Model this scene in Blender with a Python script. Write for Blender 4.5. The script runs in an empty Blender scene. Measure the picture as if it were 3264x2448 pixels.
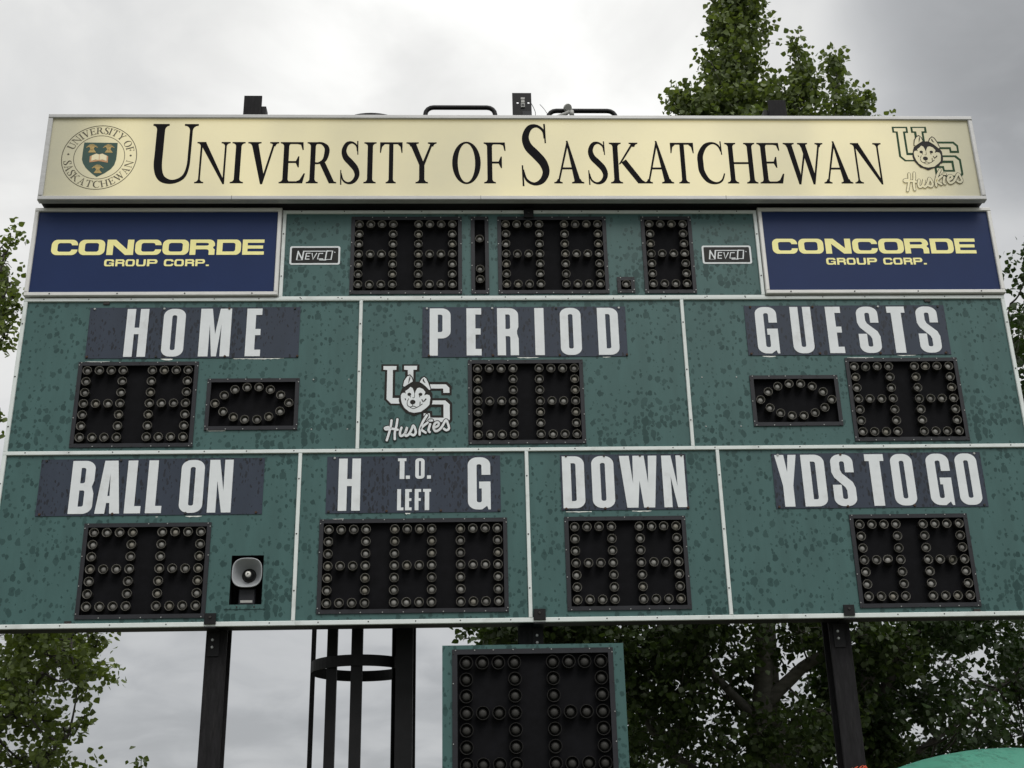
import bpy, math, random
import numpy as np
from mathutils import Vector, Matrix
from mathutils.geometry import tessellate_polygon

R = math.radians
sc = bpy.context.scene
COL = sc.collection
EYE = 1.7                       # eye height; board heights below are written relative to it

# ------------------------------------------------------------------ camera
cam = bpy.data.cameras.new("camera")
cam.sensor_width = 36.0
cam.lens = 36.0 * 4000.0 / 3264.0
cam.clip_end = 5000
camo = bpy.data.objects.new("camera", cam)
COL.objects.link(camo)
PIT, ROLL, YAW = 0.384766, -0.0223884, -0.043477
m = Matrix.Rotation(YAW, 3, 'Z') @ Matrix.Rotation(PIT, 3, 'X') @ Matrix.Rotation(-ROLL, 3, 'Y')
base = Matrix(((1, 0, 0), (0, 0, -1), (0, 1, 0)))       # camera looking along +y
camo.matrix_world = Matrix.Translation((-0.6055, -11.2538, EYE)) @ (m @ base).to_4x4()
sc.camera = camo

# ------------------------------------------------------------------ world: overcast sky
SUN_EL, SUN_AZ = 52.0, 160.0     # high, veiled, behind the viewer's right shoulder
w = bpy.data.worlds.new("World")
sc.world = w
w.use_nodes = True
nt = w.node_tree
nt.nodes.clear()


def N(tree, kind, **kw):
    n = tree.nodes.new(kind)
    for k, v in kw.items():
        if k.startswith('i_'):
            n.inputs[k[2:]].default_value = v
        else:
            setattr(n, k, v)
    return n


def mathn(tree, op, a, b=None, c=None, clamp=False):
    n = tree.nodes.new('ShaderNodeMath')
    n.operation = op
    n.use_clamp = clamp
    for i, v in enumerate((a, b, c)):
        if v is None:
            continue
        if isinstance(v, (int, float)):
            n.inputs[i].default_value = v
        else:
            tree.links.new(v, n.inputs[i])
    return n.outputs[0]


def maprange(tree, v, a, b, c, d, smooth=True):
    n = tree.nodes.new('ShaderNodeMapRange')
    n.interpolation_type = 'SMOOTHSTEP' if smooth else 'LINEAR'
    for k, x in (('From Min', a), ('From Max', b), ('To Min', c), ('To Max', d)):
        n.inputs[k].default_value = x
    tree.links.new(v, n.inputs['Value'])
    return n.outputs['Result']


def ramp(tree, v, stops):
    n = tree.nodes.new('ShaderNodeValToRGB')
    el = n.color_ramp.elements
    while len(el) < len(stops):
        el.new(0.5)
    for e, (p, c) in zip(el, stops):
        e.position = p
        e.color = (c, c, c, 1) if isinstance(c, (int, float)) else (*c, 1)
    tree.links.new(v, n.inputs['Fac'])
    return n.outputs['Color']


tc = N(nt, 'ShaderNodeTexCoord')
sx = N(nt, 'ShaderNodeSeparateXYZ')
nt.links.new(tc.outputs['Generated'], sx.inputs[0])
# cloud layers flatten towards the horizon: divide by height
zz = mathn(nt, 'ADD', sx.outputs['Z'], 0.25)
zz = mathn(nt, 'MAXIMUM', zz, 0.06)
cx = mathn(nt, 'DIVIDE', sx.outputs['X'], zz)
cy = mathn(nt, 'DIVIDE', sx.outputs['Y'], zz)
cv = N(nt, 'ShaderNodeCombineXYZ')
nt.links.new(cx, cv.inputs[0]); nt.links.new(cy, cv.inputs[1])
n1 = N(nt, 'ShaderNodeTexNoise', i_Scale=1.7, i_Detail=7.0, i_Roughness=0.52, i_Distortion=0.35)
nt.links.new(cv.outputs[0], n1.inputs['Vector'])
n2 = N(nt, 'ShaderNodeTexNoise', i_Scale=5.5, i_Detail=6.0, i_Roughness=0.5, i_Distortion=0.5)
nt.links.new(cv.outputs[0], n2.inputs['Vector'])
elev = ramp(nt, sx.outputs['Z'], [(0.0, 0.42), (0.10, 0.48), (0.22, 0.52), (0.34, 0.72), (0.46, 0.83), (0.62, 0.87), (0.75, 1.15), (1.0, 1.40)])
nz = mathn(nt, 'ADD', mathn(nt, 'MULTIPLY', n1.outputs['Fac'], 0.58), mathn(nt, 'MULTIPLY', n2.outputs['Fac'], 0.42))
nz = maprange(nt, nz, 0.38, 0.62, 0.86, 1.13)
br = mathn(nt, 'MULTIPLY', elev, nz)
# one heavy grey bank to the right of the board
dk = Vector((math.sin(R(31)) * math.cos(R(35)), math.cos(R(31)) * math.cos(R(35)), math.sin(R(35))))
dp = N(nt, 'ShaderNodeVectorMath', operation='DOT_PRODUCT')
nt.links.new(tc.outputs['Generated'], dp.inputs[0])
dp.inputs[1].default_value = dk
dd = mathn(nt, 'ADD', dp.outputs['Value'], mathn(nt, 'MULTIPLY', mathn(nt, 'SUBTRACT', n2.outputs['Fac'], 0.5), 0.022))
bank = mathn(nt, 'MULTIPLY', maprange(nt, dd, math.cos(R(17)), math.cos(R(8)), 1.0, 0.80), maprange(nt, dd, math.cos(R(10)), math.cos(R(4.0)), 1.0, 0.58))
br = mathn(nt, 'MULTIPLY', br, bank)
# thin bright patch of cloud above the middle of the board
lt = Vector((math.sin(R(9)) * math.cos(R(36)), math.cos(R(9)) * math.cos(R(36)), math.sin(R(36))))
dp2 = N(nt, 'ShaderNodeVectorMath', operation='DOT_PRODUCT')
nt.links.new(tc.outputs['Generated'], dp2.inputs[0])
dp2.inputs[1].default_value = lt
d2 = mathn(nt, 'ADD', dp2.outputs['Value'], mathn(nt, 'MULTIPLY', mathn(nt, 'SUBTRACT', n2.outputs['Fac'], 0.5), 0.03))
br = mathn(nt, 'MULTIPLY', br, maprange(nt, d2, math.cos(R(18)), math.cos(R(5)), 1.0, 1.17))
tint = ramp(nt, br, [(0.0, (0.95, 0.985, 1.03)), (0.45, (0.965, 0.99, 1.02)), (0.85, (1.0, 1.0, 0.985)), (1.0, (1.0, 1.0, 0.98))])
mul = N(nt, 'ShaderNodeMixRGB', blend_type='MULTIPLY', i_Fac=1.0)
nt.links.new(br, mul.inputs['Color1']); nt.links.new(tint, mul.inputs['Color2'])
sc10 = N(nt, 'ShaderNodeMixRGB', blend_type='MULTIPLY', i_Fac=1.0)
nt.links.new(mul.outputs[0], sc10.inputs['Color1'])
sc10.inputs['Color2'].default_value = (10, 10, 10, 1)
sky = N(nt, 'ShaderNodeTexSky', sky_type='NISHITA', sun_disc=False)
sky.sun_elevation = R(SUN_EL); sky.sun_rotation = R(SUN_AZ)
mix = N(nt, 'ShaderNodeMixRGB', i_Fac=0.96)
nt.links.new(sky.outputs[0], mix.inputs['Color1']); nt.links.new(sc10.outputs[0], mix.inputs['Color2'])
bg = N(nt, 'ShaderNodeBackground', i_Strength=0.1)
nt.links.new(mix.outputs[0], bg.inputs['Color'])
wo = N(nt, 'ShaderNodeOutputWorld')
nt.links.new(bg.outputs[0], wo.inputs['Surface'])

sun = bpy.data.lights.new("sun", 'SUN')
sun.energy = 1.4
sun.angle = R(30)
sun.color = (1.0, 0.97, 0.93)
suno = bpy.data.objects.new("sun", sun)
COL.objects.link(suno)
sd = Vector((math.sin(R(SUN_AZ)) * math.cos(R(SUN_EL)), math.cos(R(SUN_AZ)) * math.cos(R(SUN_EL)), math.sin(R(SUN_EL))))
suno.rotation_euler = sd.to_track_quat('Z', 'Y').to_euler()
suno.location = sd * 60

vs = sc.view_settings
vs.view_transform = 'Standard'; vs.look = 'None'; vs.gamma = 1.0; vs.exposure = 0.0
vs.use_curve_mapping = False


# ------------------------------------------------------------------ materials
def lin(c):
    return tuple(((v / 255) / 12.92 if v / 255 < 0.04045 else ((v / 255 + 0.055) / 1.055) ** 2.4) for v in c)


def mat(name, col, rough=0.5, metal=0.0, spec=0.5, noise=0.0, nscale=6.0, bump=0.0, stretch=None, dirt=None):
    """Principled material with a mottled base colour; col is linear albedo."""
    M = bpy.data.materials.new(name)
    M.use_nodes = True
    t = M.node_tree
    b = t.nodes['Principled BSDF']
    b.inputs['Base Color'].default_value = (*col, 1)
    b.inputs['Roughness'].default_value = rough
    b.inputs['Metallic'].default_value = metal
    b.inputs['Specular IOR Level'].default_value = spec
    if noise > 0 or bump > 0:
        c = N(t, 'ShaderNodeTexCoord')
        mp = N(t, 'ShaderNodeMapping')
        if stretch:
            mp.inputs['Scale'].default_value = stretch
        t.links.new(c.outputs['Object'], mp.inputs[0])
        n = N(t, 'ShaderNodeTexNoise', i_Scale=nscale, i_Detail=6.0, i_Roughness=0.62)
        t.links.new(mp.outputs[0], n.inputs['Vector'])
        f = maprange(t, n.outputs['Fac'], 0.3, 0.7, 1 - noise, 1 + noise, False)
        mx = N(t, 'ShaderNodeMixRGB', blend_type='MULTIPLY', i_Fac=1.0)
        mx.inputs['Color1'].default_value = (*col, 1)
        t.links.new(f, mx.inputs['Color2'])
        out = mx.outputs[0]
        if dirt:
            n3 = N(t, 'ShaderNodeTexNoise', i_Scale=nscale * 0.45, i_Detail=8.0, i_Roughness=0.7)
            t.links.new(mp.outputs[0], n3.inputs['Vector'])
            df = maprange(t, n3.outputs['Fac'], 0.52, 0.72, 0.0, dirt[1])
            m2 = N(t, 'ShaderNodeMixRGB')
            t.links.new(df, m2.inputs['Fac']); t.links.new(out, m2.inputs['Color1'])
            m2.inputs['Color2'].default_value = (*dirt[0], 1)
            out = m2.outputs[0]
        t.links.new(out, b.inputs['Base Color'])
        if bump > 0:
            bp = N(t, 'ShaderNodeBump', i_Strength=bump, i_Distance=0.01)
            t.links.new(n.outputs['Fac'], bp.inputs['Height'])
            t.links.new(bp.outputs[0], b.inputs['Normal'])
    return M


def wet_panel(name, col, spot, layers, rough=0.42, density=0.0, zs=0.74):
    """Painted metal with rain spots: every Voronoi cell may hold one ragged drop."""
    M = bpy.data.materials.new(name)
    M.use_nodes = True
    t = M.node_tree
    b = t.nodes['Principled BSDF']
    c = N(t, 'ShaderNodeTexCoord')
    # irregular edges
    nd = N(t, 'ShaderNodeTexNoise', i_Scale=22.0, i_Detail=3.0)
    t.links.new(c.outputs['Object'], nd.inputs['Vector'])
    vsub = N(t, 'ShaderNodeVectorMath', operation='SUBTRACT')
    t.links.new(nd.outputs['Color'], vsub.inputs[0]); vsub.inputs[1].default_value = (0.5, 0.5, 0.5)
    vsc = N(t, 'ShaderNodeVectorMath', operation='SCALE'); vsc.inputs['Scale'].default_value = 0.042
    t.links.new(vsub.outputs[0], vsc.inputs[0])
    va = N(t, 'ShaderNodeVectorMath', operation='ADD')
    t.links.new(c.outputs['Object'], va.inputs[0]); t.links.new(vsc.outputs[0], va.inputs[1])
    s = N(t, 'ShaderNodeSeparateXYZ'); t.links.new(va.outputs[0], s.inputs[0])
    cm = N(t, 'ShaderNodeCombineXYZ')
    t.links.new(s.outputs['X'], cm.inputs[0])
    t.links.new(mathn(t, 'MULTIPLY', s.outputs['Z'], zs), cm.inputs[1])
    big = N(t, 'ShaderNodeTexNoise', i_Scale=1.6, i_Detail=2.0)
    t.links.new(c.outputs['Object'], big.inputs['Vector'])
    dens = maprange(t, big.outputs['Fac'], 0.36, 0.64, -0.13 + density, 0.09 + density)
    tot = None
    for scale, lo, hi in layers:
        v = N(t, 'ShaderNodeTexVoronoi', i_Scale=scale)
        v.voronoi_dimensions = '2D'
        t.links.new(cm.outputs[0], v.inputs['Vector'])
        sc_ = N(t, 'ShaderNodeSeparateColor'); t.links.new(v.outputs['Color'], sc_.inputs[0])
        thr = mathn(t, 'ADD', maprange(t, sc_.outputs[0], 0.0, 1.0, lo, hi, False), dens)
        d = mathn(t, 'SUBTRACT', thr, v.outputs['Distance'])
        k = maprange(t, d, -0.015, 0.02, 0.0, 1.0)
        k = mathn(t, 'MULTIPLY', k, maprange(t, sc_.outputs[1], 0, 1, 0.55, 1.0, False))
        tot = k if tot is None else mathn(t, 'MAXIMUM', tot, k)
    # faint streaked weathering
    mp = N(t, 'ShaderNodeMapping'); mp.inputs['Scale'].default_value = (3.0, 1.0, 0.5)
    t.links.new(c.outputs['Object'], mp.inputs[0])
    ws = N(t, 'ShaderNodeTexNoise', i_Scale=2.2, i_Detail=6.0, i_Roughness=0.6)
    t.links.new(mp.outputs[0], ws.inputs['Vector'])
    wf = maprange(t, ws.outputs['Fac'], 0.3, 0.7, 0.90, 1.10, False)
    mx = N(t, 'ShaderNodeMixRGB', blend_type='MULTIPLY', i_Fac=1.0)
    mx.inputs['Color1'].default_value = (*col, 1); t.links.new(wf, mx.inputs['Color2'])
    m2 = N(t, 'ShaderNodeMixRGB')
    t.links.new(tot, m2.inputs['Fac']); t.links.new(mx.outputs[0], m2.inputs['Color1'])
    m2.inputs['Color2'].default_value = (*spot, 1)
    t.links.new(m2.outputs[0], b.inputs['Base Color'])
    t.links.new(maprange(t, tot, 0, 1, rough, rough * 0.7, False), b.inputs['Roughness'])
    b.inputs['Specular IOR Level'].default_value = 0.35
    return M


A = lambda c, k=1.25: tuple(v * k for v in lin(c))
MT = {}
MT['green'] = wet_panel('green painted panel', A((63, 94, 92), 1.12), A((40, 69, 67), 0.98),
                        [(14.0, -0.20, 0.44), (23.0, -0.30, 0.42)])
MT['green_plain'] = mat('green painted edge', A((66, 112, 105)), 0.45, noise=0.08, nscale=5)
MT['navy_plate'] = wet_panel('faded navy plate', A((50, 59, 74), 0.95), A((26, 30, 38), 0.9),
                             [(24.0, -0.22, 0.40), (40.0, -0.35, 0.38)], rough=0.55, zs=0.42)
MT['white_trim'] = mat('white trim', A((202, 208, 206)), 0.4, noise=0.05, nscale=5, dirt=((0.30, 0.29, 0.26), 0.35))
MT['white_letter'] = mat('white vinyl', A((208, 212, 214), 1.2), 0.45, noise=0.05, nscale=7, dirt=((0.42, 0.41, 0.38), 0.35))
MT['chip'] = mat('bare white patch', A((215, 218, 214)), 0.7, noise=0.15, nscale=30)
MT['bezel'] = mat('dark bezel', (0.018, 0.019, 0.024), 0.55, spec=0.35, noise=0.15, nscale=14)
MT['recess'] = mat('black recess', (0.006, 0.006, 0.0075), 0.85, spec=0.15, noise=0.3, nscale=10)
MT['shroud'] = mat('lamp shroud', (0.018, 0.017, 0.016), 0.5, spec=0.35)
MT['rim'] = mat('lamp rim', (0.15, 0.14, 0.12), 0.5)
MT['reflector'] = mat('lamp reflector', (0.13, 0.125, 0.112), 0.55)
MT['bulb'] = mat('lamp glass', (0.29, 0.285, 0.27), 0.7, spec=0.2)
MT['bulb_grey'] = mat('dull lamp glass', (0.21, 0.205, 0.195), 0.7, spec=0.2)
MT['bulb_warm'] = mat('yellowed lamp glass', (0.27, 0.255, 0.22), 0.7, spec=0.25)
MT['rim_dark'] = mat('dusty lamp rim', (0.021, 0.020, 0.019), 0.6, spec=0.2)
MT['bulb_dark'] = mat('dusty lamp glass', (0.042, 0.041, 0.038), 0.55, spec=0.2)
MT['reflector_dark'] = mat('dusty lamp reflector', (0.015, 0.0145, 0.014), 0.6, spec=0.2)
MT['screw_dark'] = mat('dark screw', (0.02, 0.018, 0.016), 0.6)
MT['screw_rust'] = mat('rusty screw', (0.06, 0.03, 0.015), 0.8)
MT['screw_light'] = mat('zinc screw', (0.38, 0.39, 0.38), 0.35, metal=0.4)
MT['alu'] = mat('grey aluminium', (0.50, 0.50, 0.495), 0.38, metal=0.25, noise=0.08, nscale=4, stretch=(1, 1, 6))
MT['alu_white'] = mat('pale aluminium', (0.72, 0.715, 0.69), 0.4, metal=0.1, noise=0.06, nscale=5)
MT['black_steel'] = mat('black painted steel', (0.008, 0.008, 0.009), 0.55, spec=0.25, noise=0.35, nscale=5, bump=0.08)
MT['post'] = mat('weathered black post', (0.014, 0.0135, 0.015), 0.75, spec=0.2, noise=0.4, nscale=7, bump=0.35, stretch=(6, 6, 1), dirt=((0.035, 0.033, 0.032), 0.5))
MT['ink'] = mat('black vinyl letter', (0.009, 0.0085, 0.010), 0.75, spec=0.08, noise=0.1, nscale=8)
MT['seal_ink'] = mat('dark olive print', A((72, 66, 50)), 0.5)
MT['seal_green'] = mat('crest green', A((42, 76, 66), 1.0), 0.5, noise=0.08, nscale=20)
MT['gold'] = mat('crest gold', A((172, 146, 88)), 0.5, noise=0.15, nscale=40)
MT['book'] = mat('crest book page', A((220, 210, 175)), 0.5)
MT['book_edge'] = mat('crest book edge', A((185, 140, 100)), 0.5)
MT['logo_green'] = mat('print green', A((46, 80, 54), 0.8), 0.6, spec=0.15)
MT['logo_black'] = mat('print black', (0.014, 0.012, 0.010), 0.6, spec=0.25)
MT['navy'] = mat('navy sign face', A((29, 48, 91), 0.95), 0.45, spec=0.2, noise=0.05, nscale=3)
MT['yellow'] = mat('pale yellow vinyl', A((240, 232, 158), 1.2), 0.45, noise=0.03, nscale=8)
MT['badge_black'] = mat('badge black', (0.013, 0.013, 0.012), 0.5, spec=0.25)
MT['grey_horn'] = mat('grey horn', (0.34, 0.355, 0.37), 0.5, noise=0.08, nscale=12)
MT['horn_dark'] = mat('dark horn throat', (0.03, 0.03, 0.03), 0.6)
MT['horn_tip'] = mat('white horn tip', (0.75, 0.74, 0.70), 0.4)
MT['grey_plastic'] = mat('grey plastic', (0.40, 0.40, 0.38), 0.5, noise=0.1, nscale=20)
MT['cable'] = mat('grey cable', (0.20, 0.20, 0.20), 0.6)
MT['teal'] = wet_panel('teal canopy fabric', (0.036, 0.205, 0.140), (0.026, 0.155, 0.105), [(34.0, -.28, .40), (60.0, -.3, .42)], rough=0.45, zs=1.0)
MT['orange'] = mat('orange ribbon', (0.55, 0.08, 0.03), 0.6, noise=0.3, nscale=30)


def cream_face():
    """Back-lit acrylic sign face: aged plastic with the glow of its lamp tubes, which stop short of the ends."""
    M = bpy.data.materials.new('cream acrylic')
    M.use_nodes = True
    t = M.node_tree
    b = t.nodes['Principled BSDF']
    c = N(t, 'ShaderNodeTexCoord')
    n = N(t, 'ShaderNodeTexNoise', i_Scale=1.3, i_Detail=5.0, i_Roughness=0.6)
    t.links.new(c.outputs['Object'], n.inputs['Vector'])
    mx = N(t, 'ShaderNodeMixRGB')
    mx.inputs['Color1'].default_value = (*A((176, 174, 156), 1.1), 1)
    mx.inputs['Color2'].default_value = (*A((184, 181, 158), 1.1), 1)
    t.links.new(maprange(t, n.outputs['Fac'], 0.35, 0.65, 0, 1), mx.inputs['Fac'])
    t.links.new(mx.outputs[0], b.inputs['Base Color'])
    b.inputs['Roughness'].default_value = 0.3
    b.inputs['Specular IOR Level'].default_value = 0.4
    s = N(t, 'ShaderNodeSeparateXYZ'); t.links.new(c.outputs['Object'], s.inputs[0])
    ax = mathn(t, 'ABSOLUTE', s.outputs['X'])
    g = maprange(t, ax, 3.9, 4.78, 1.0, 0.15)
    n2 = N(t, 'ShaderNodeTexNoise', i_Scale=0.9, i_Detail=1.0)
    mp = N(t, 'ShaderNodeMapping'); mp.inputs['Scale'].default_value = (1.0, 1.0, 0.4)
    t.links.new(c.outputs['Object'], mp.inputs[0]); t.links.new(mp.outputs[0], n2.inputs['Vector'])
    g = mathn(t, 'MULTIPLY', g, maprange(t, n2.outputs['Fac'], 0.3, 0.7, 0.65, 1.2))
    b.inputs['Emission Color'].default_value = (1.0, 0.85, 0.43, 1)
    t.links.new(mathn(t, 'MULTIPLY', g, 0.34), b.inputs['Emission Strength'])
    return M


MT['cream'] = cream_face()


# ------------------------------------------------------------------ mesh builder
class MB:
    def __init__(self):
        self.v, self.f, self.m, self.s = [], [], [], []

    def face(self, pts, mi=0, smooth=False):
        k = len(self.v)
        self.v.extend([tuple(p) for p in pts])
        self.f.append(list(range(k, k + len(pts))))
        self.m.append(mi); self.s.append(smooth)

    def box(self, x0, x1, y0, y1, z0, z1, mi=0, skip=''):
        k = len(self.v)
        self.v.extend([(x0, y0, z0), (x1, y0, z0), (x1, y1, z0), (x0, y1, z0),
                       (x0, y0, z1), (x1, y0, z1), (x1, y1, z1), (x0, y1, z1)])
        fs = {'d': (3, 2, 1, 0), 'u': (4, 5, 6, 7), 'f': (0, 1, 5, 4), 'b': (2, 3, 7, 6), 'r': (1, 2, 6, 5), 'l': (3, 0, 4, 7)}
        for n_, f in fs.items():
            if n_ in skip:
                continue
            self.f.append([k + i for i in f]); self.m.append(mi); self.s.append(False)

    def bbox(self, x0, x1, y0, y1, z0, z1, mi=0, b=0.004):
        """box whose four front edges are chamfered (front = low y)"""
        k = len(self.v)
        self.v.extend([(x0 + b, y0, z0 + b), (x1 - b, y0, z0 + b), (x1 - b, y0, z1 - b), (x0 + b, y0, z1 - b),
                       (x0, y0 + b, z0), (x1, y0 + b, z0), (x1, y0 + b, z1), (x0, y0 + b, z1),
                       (x0, y1, z0), (x1, y1, z0), (x1, y1, z1), (x0, y1, z1)])
        for f in ((0, 1, 2, 3), (0, 4, 5, 1), (1, 5, 6, 2), (2, 6, 7, 3), (3, 7, 4, 0),
                  (4, 8, 9, 5), (5, 9, 10, 6), (6, 10, 11, 7), (7, 11, 8, 4), (8, 11, 10, 9)):
            self.f.append([k + i for i in f]); self.m.append(mi); self.s.append(False)

    def rings(self, rings, mi=0, smooth=True, cap0=False, cap1=False, mis=None):
        k = len(self.v); n = len(rings[0])
        for r in rings:
            self.v.extend([tuple(p) for p in r])
        for i in range(len(rings) - 1):
            for j in range(n):
                a, b_ = k + i * n + j, k + i * n + (j + 1) % n
                self.f.append([a, b_, b_ + n, a + n]); self.m.append(mis[i] if mis else mi); self.s.append(smooth)
        if cap0:
            self.f.append([k + j for j in range(n)][::-1]); self.m.append(mis[0] if mis else mi); self.s.append(False)
        if cap1:
            self.f.append([k + (len(rings) - 1) * n + j for j in range(n)]); self.m.append(mis[-1] if mis else mi); self.s.append(False)

    def tube(self, pts, r, n=8, mi=0, caps=True):
        pts = [Vector(p) for p in pts]
        rs = r if isinstance(r, (list, tuple)) else [r] * len(pts)
        rings = []
        ref = Vector((0, 0, 1))
        for i, p in enumerate(pts):
            d = (pts[min(i + 1, len(pts) - 1)] - pts[max(i - 1, 0)]).normalized()
            if abs(d.dot(ref)) > 0.95:
                ref = Vector((0, 1, 0)) if abs(d.y) < 0.9 else Vector((1, 0, 0))
            u = d.cross(ref).normalized(); v_ = d.cross(u).normalized()
            ref = -d.cross(u).normalized() if False else ref
            rings.append([p + (u * math.cos(2 * math.pi * j / n) + v_ * math.sin(2 * math.pi * j / n)) * rs[i] for j in range(n)])
        self.rings(rings, mi, True, caps, caps)

    def disc(self, x, z, y0, y1, r, n=8, mi=0):
        """small round head standing out of a vertical face, from y1 forward to y0"""
        a = [(x + r * math.cos(2 * math.pi * j / n), y1, z + r * math.sin(2 * math.pi * j / n)) for j in range(n)]
        b_ = [(x + 0.8 * r * math.cos(2 * math.pi * j / n), y0, z + 0.8 * r * math.sin(2 * math.pi * j / n)) for j in range(n)]
        self.rings([a, b_], mi, False, False, True)

    def plate(self, polys, y, t=0.003, mi=0):
        """flat shapes facing -y: polys = list of (outline, holes) in x,z; y = front, t = thickness"""
        for i, (o, hs) in enumerate(polys):
            yy = y - (i % 5) * 0.00012
            loops = [o] + list(hs)
            flat = [p for l in loops for p in l]
            tri = tessellate_polygon([[Vector((p[0], p[1], 0)) for p in l] for l in loops])
            k = len(self.v)
            self.v.extend([(p[0], yy, p[1]) for p in flat])
            for a, b_, c in tri:
                A_, B_, C_ = flat[a], flat[b_], flat[c]
                cr = (B_[0] - A_[0]) * (C_[1] - A_[1]) - (B_[1] - A_[1]) * (C_[0] - A_[0])
                if abs(cr) < 1e-12:
                    continue
                self.f.append([k + a, k + b_, k + c] if cr > 0 else [k + a, k + c, k + b_])
                self.m.append(mi); self.s.append(False)
            if t > 0:
                for l in loops:
                    n = len(l); k2 = len(self.v)
                    self.v.extend([(p[0], yy, p[1]) for p in l] + [(p[0], yy + t, p[1]) for p in l])
                    for j in range(n):
                        self.f.append([k2 + j, k2 + (j + 1) % n, k2 + n + (j + 1) % n, k2 + n + j])
                        self.m.append(mi); self.s.append(False)

    def build(self, name, mats, parent=None, origin=None, loc=None):
        o_ = Vector(origin) if origin is not None else (Vector(parent['org']) if parent is not None and 'org' in parent else Vector((0, 0, 0)))
        me = bpy.data.meshes.new(name)
        me.from_pydata([(a - o_.x, b_ - o_.y, c - o_.z) for a, b_, c in self.v], [], self.f)
        mats = mats if isinstance(mats, (list, tuple)) else [mats]
        for x in mats:
            me.materials.append(MT[x] if isinstance(x, str) else x)
        me.polygons.foreach_set('material_index', self.m)
        me.polygons.foreach_set('use_smooth', self.s)
        me.update()
        ob = bpy.data.objects.new(name, me)
        COL.objects.link(ob)
        if parent is not None:
            ob.parent = parent
            ORG[ob.name] = o_
        elif origin is not None:
            ob.location = o_
        if loc is not None:
            ob.location = loc
        return ob


ORG = {}


def thing(name, label, cat, loc, group=None):
    o = bpy.data.objects.new(name, None)
    o.empty_display_size = 0.2
    o.location = loc
    COL.objects.link(o)
    o['label'] = label; o['category'] = cat
    if group:
        o['group'] = group
    ORG[o.name] = Vector(loc)
    return o


def part(mb, name, mats, parent, label=None):
    """link a mesh (world coordinates) as a part of a thing, or as a sub-part of a part"""
    o = mb.build(name, mats, parent, origin=ORG[parent.name])
    if label:
        o['label'] = label
    return o


def tag(o, label=None, cat=None, group=None, kind=None):
    for k, v in (('label', label), ('category', cat), ('group', group), ('kind', kind)):
        if v:
            o[k] = v
    return o


Z = lambda z: z + EYE            # board heights are measured from eye level

# ------------------------------------------------------------------ ground
rng = random.Random(5)
g = MB()
n_ = 60
ext = 400.0
gm = mat('worn dry turf', (0.085, 0.088, 0.062), 0.9, noise=0.3, nscale=1.2, bump=0.6, dirt=((0.13, 0.12, 0.095), 0.7))
xs = np.sign(np.linspace(-1, 1, n_)) * np.abs(np.linspace(-1, 1, n_)) ** 2.2 * ext
for i in range(n_ - 1):
    for j in range(n_ - 1):
        q = []
        for a, b_ in ((i, j), (i + 1, j), (i + 1, j + 1), (i, j + 1)):
            x, y = xs[a], xs[b_]
            q.append((x, y, 0.03 * math.sin(x * 0.7 + 1.3) * math.cos(y * 0.5)))
        g.face(q, 0, True)
tag(g.build('ground', gm), kind='structure')


# ------------------------------------------------------------------ lettering
def arc(cx, cy, rx, ry, a0, a1, n=7):
    return [(cx + rx * math.cos(R(a0 + (a1 - a0) * i / n)), cy + ry * math.sin(R(a0 + (a1 - a0) * i / n))) for i in range(n + 1)]


def rr(x0, y0, x1, y1, rx, ry, corners='abcd', n=7):
    """rounded rectangle, counter-clockwise from bottom left; corners a=BL b=BR c=TR d=TL"""
    p = []
    p += arc(x0 + rx, y0 + ry, rx, ry, 180, 270, n) if 'a' in corners else [(x0, y0)]
    p += arc(x1 - rx, y0 + ry, rx, ry, 270, 360, n) if 'b' in corners else [(x1, y0)]
    p += arc(x1 - rx, y1 - ry, rx, ry, 0, 90, n) if 'c' in corners else [(x1, y1)]
    p += arc(x0 + rx, y1 - ry, rx, ry, 90, 180, n) if 'd' in corners else [(x0, y1)]
    return p


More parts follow.
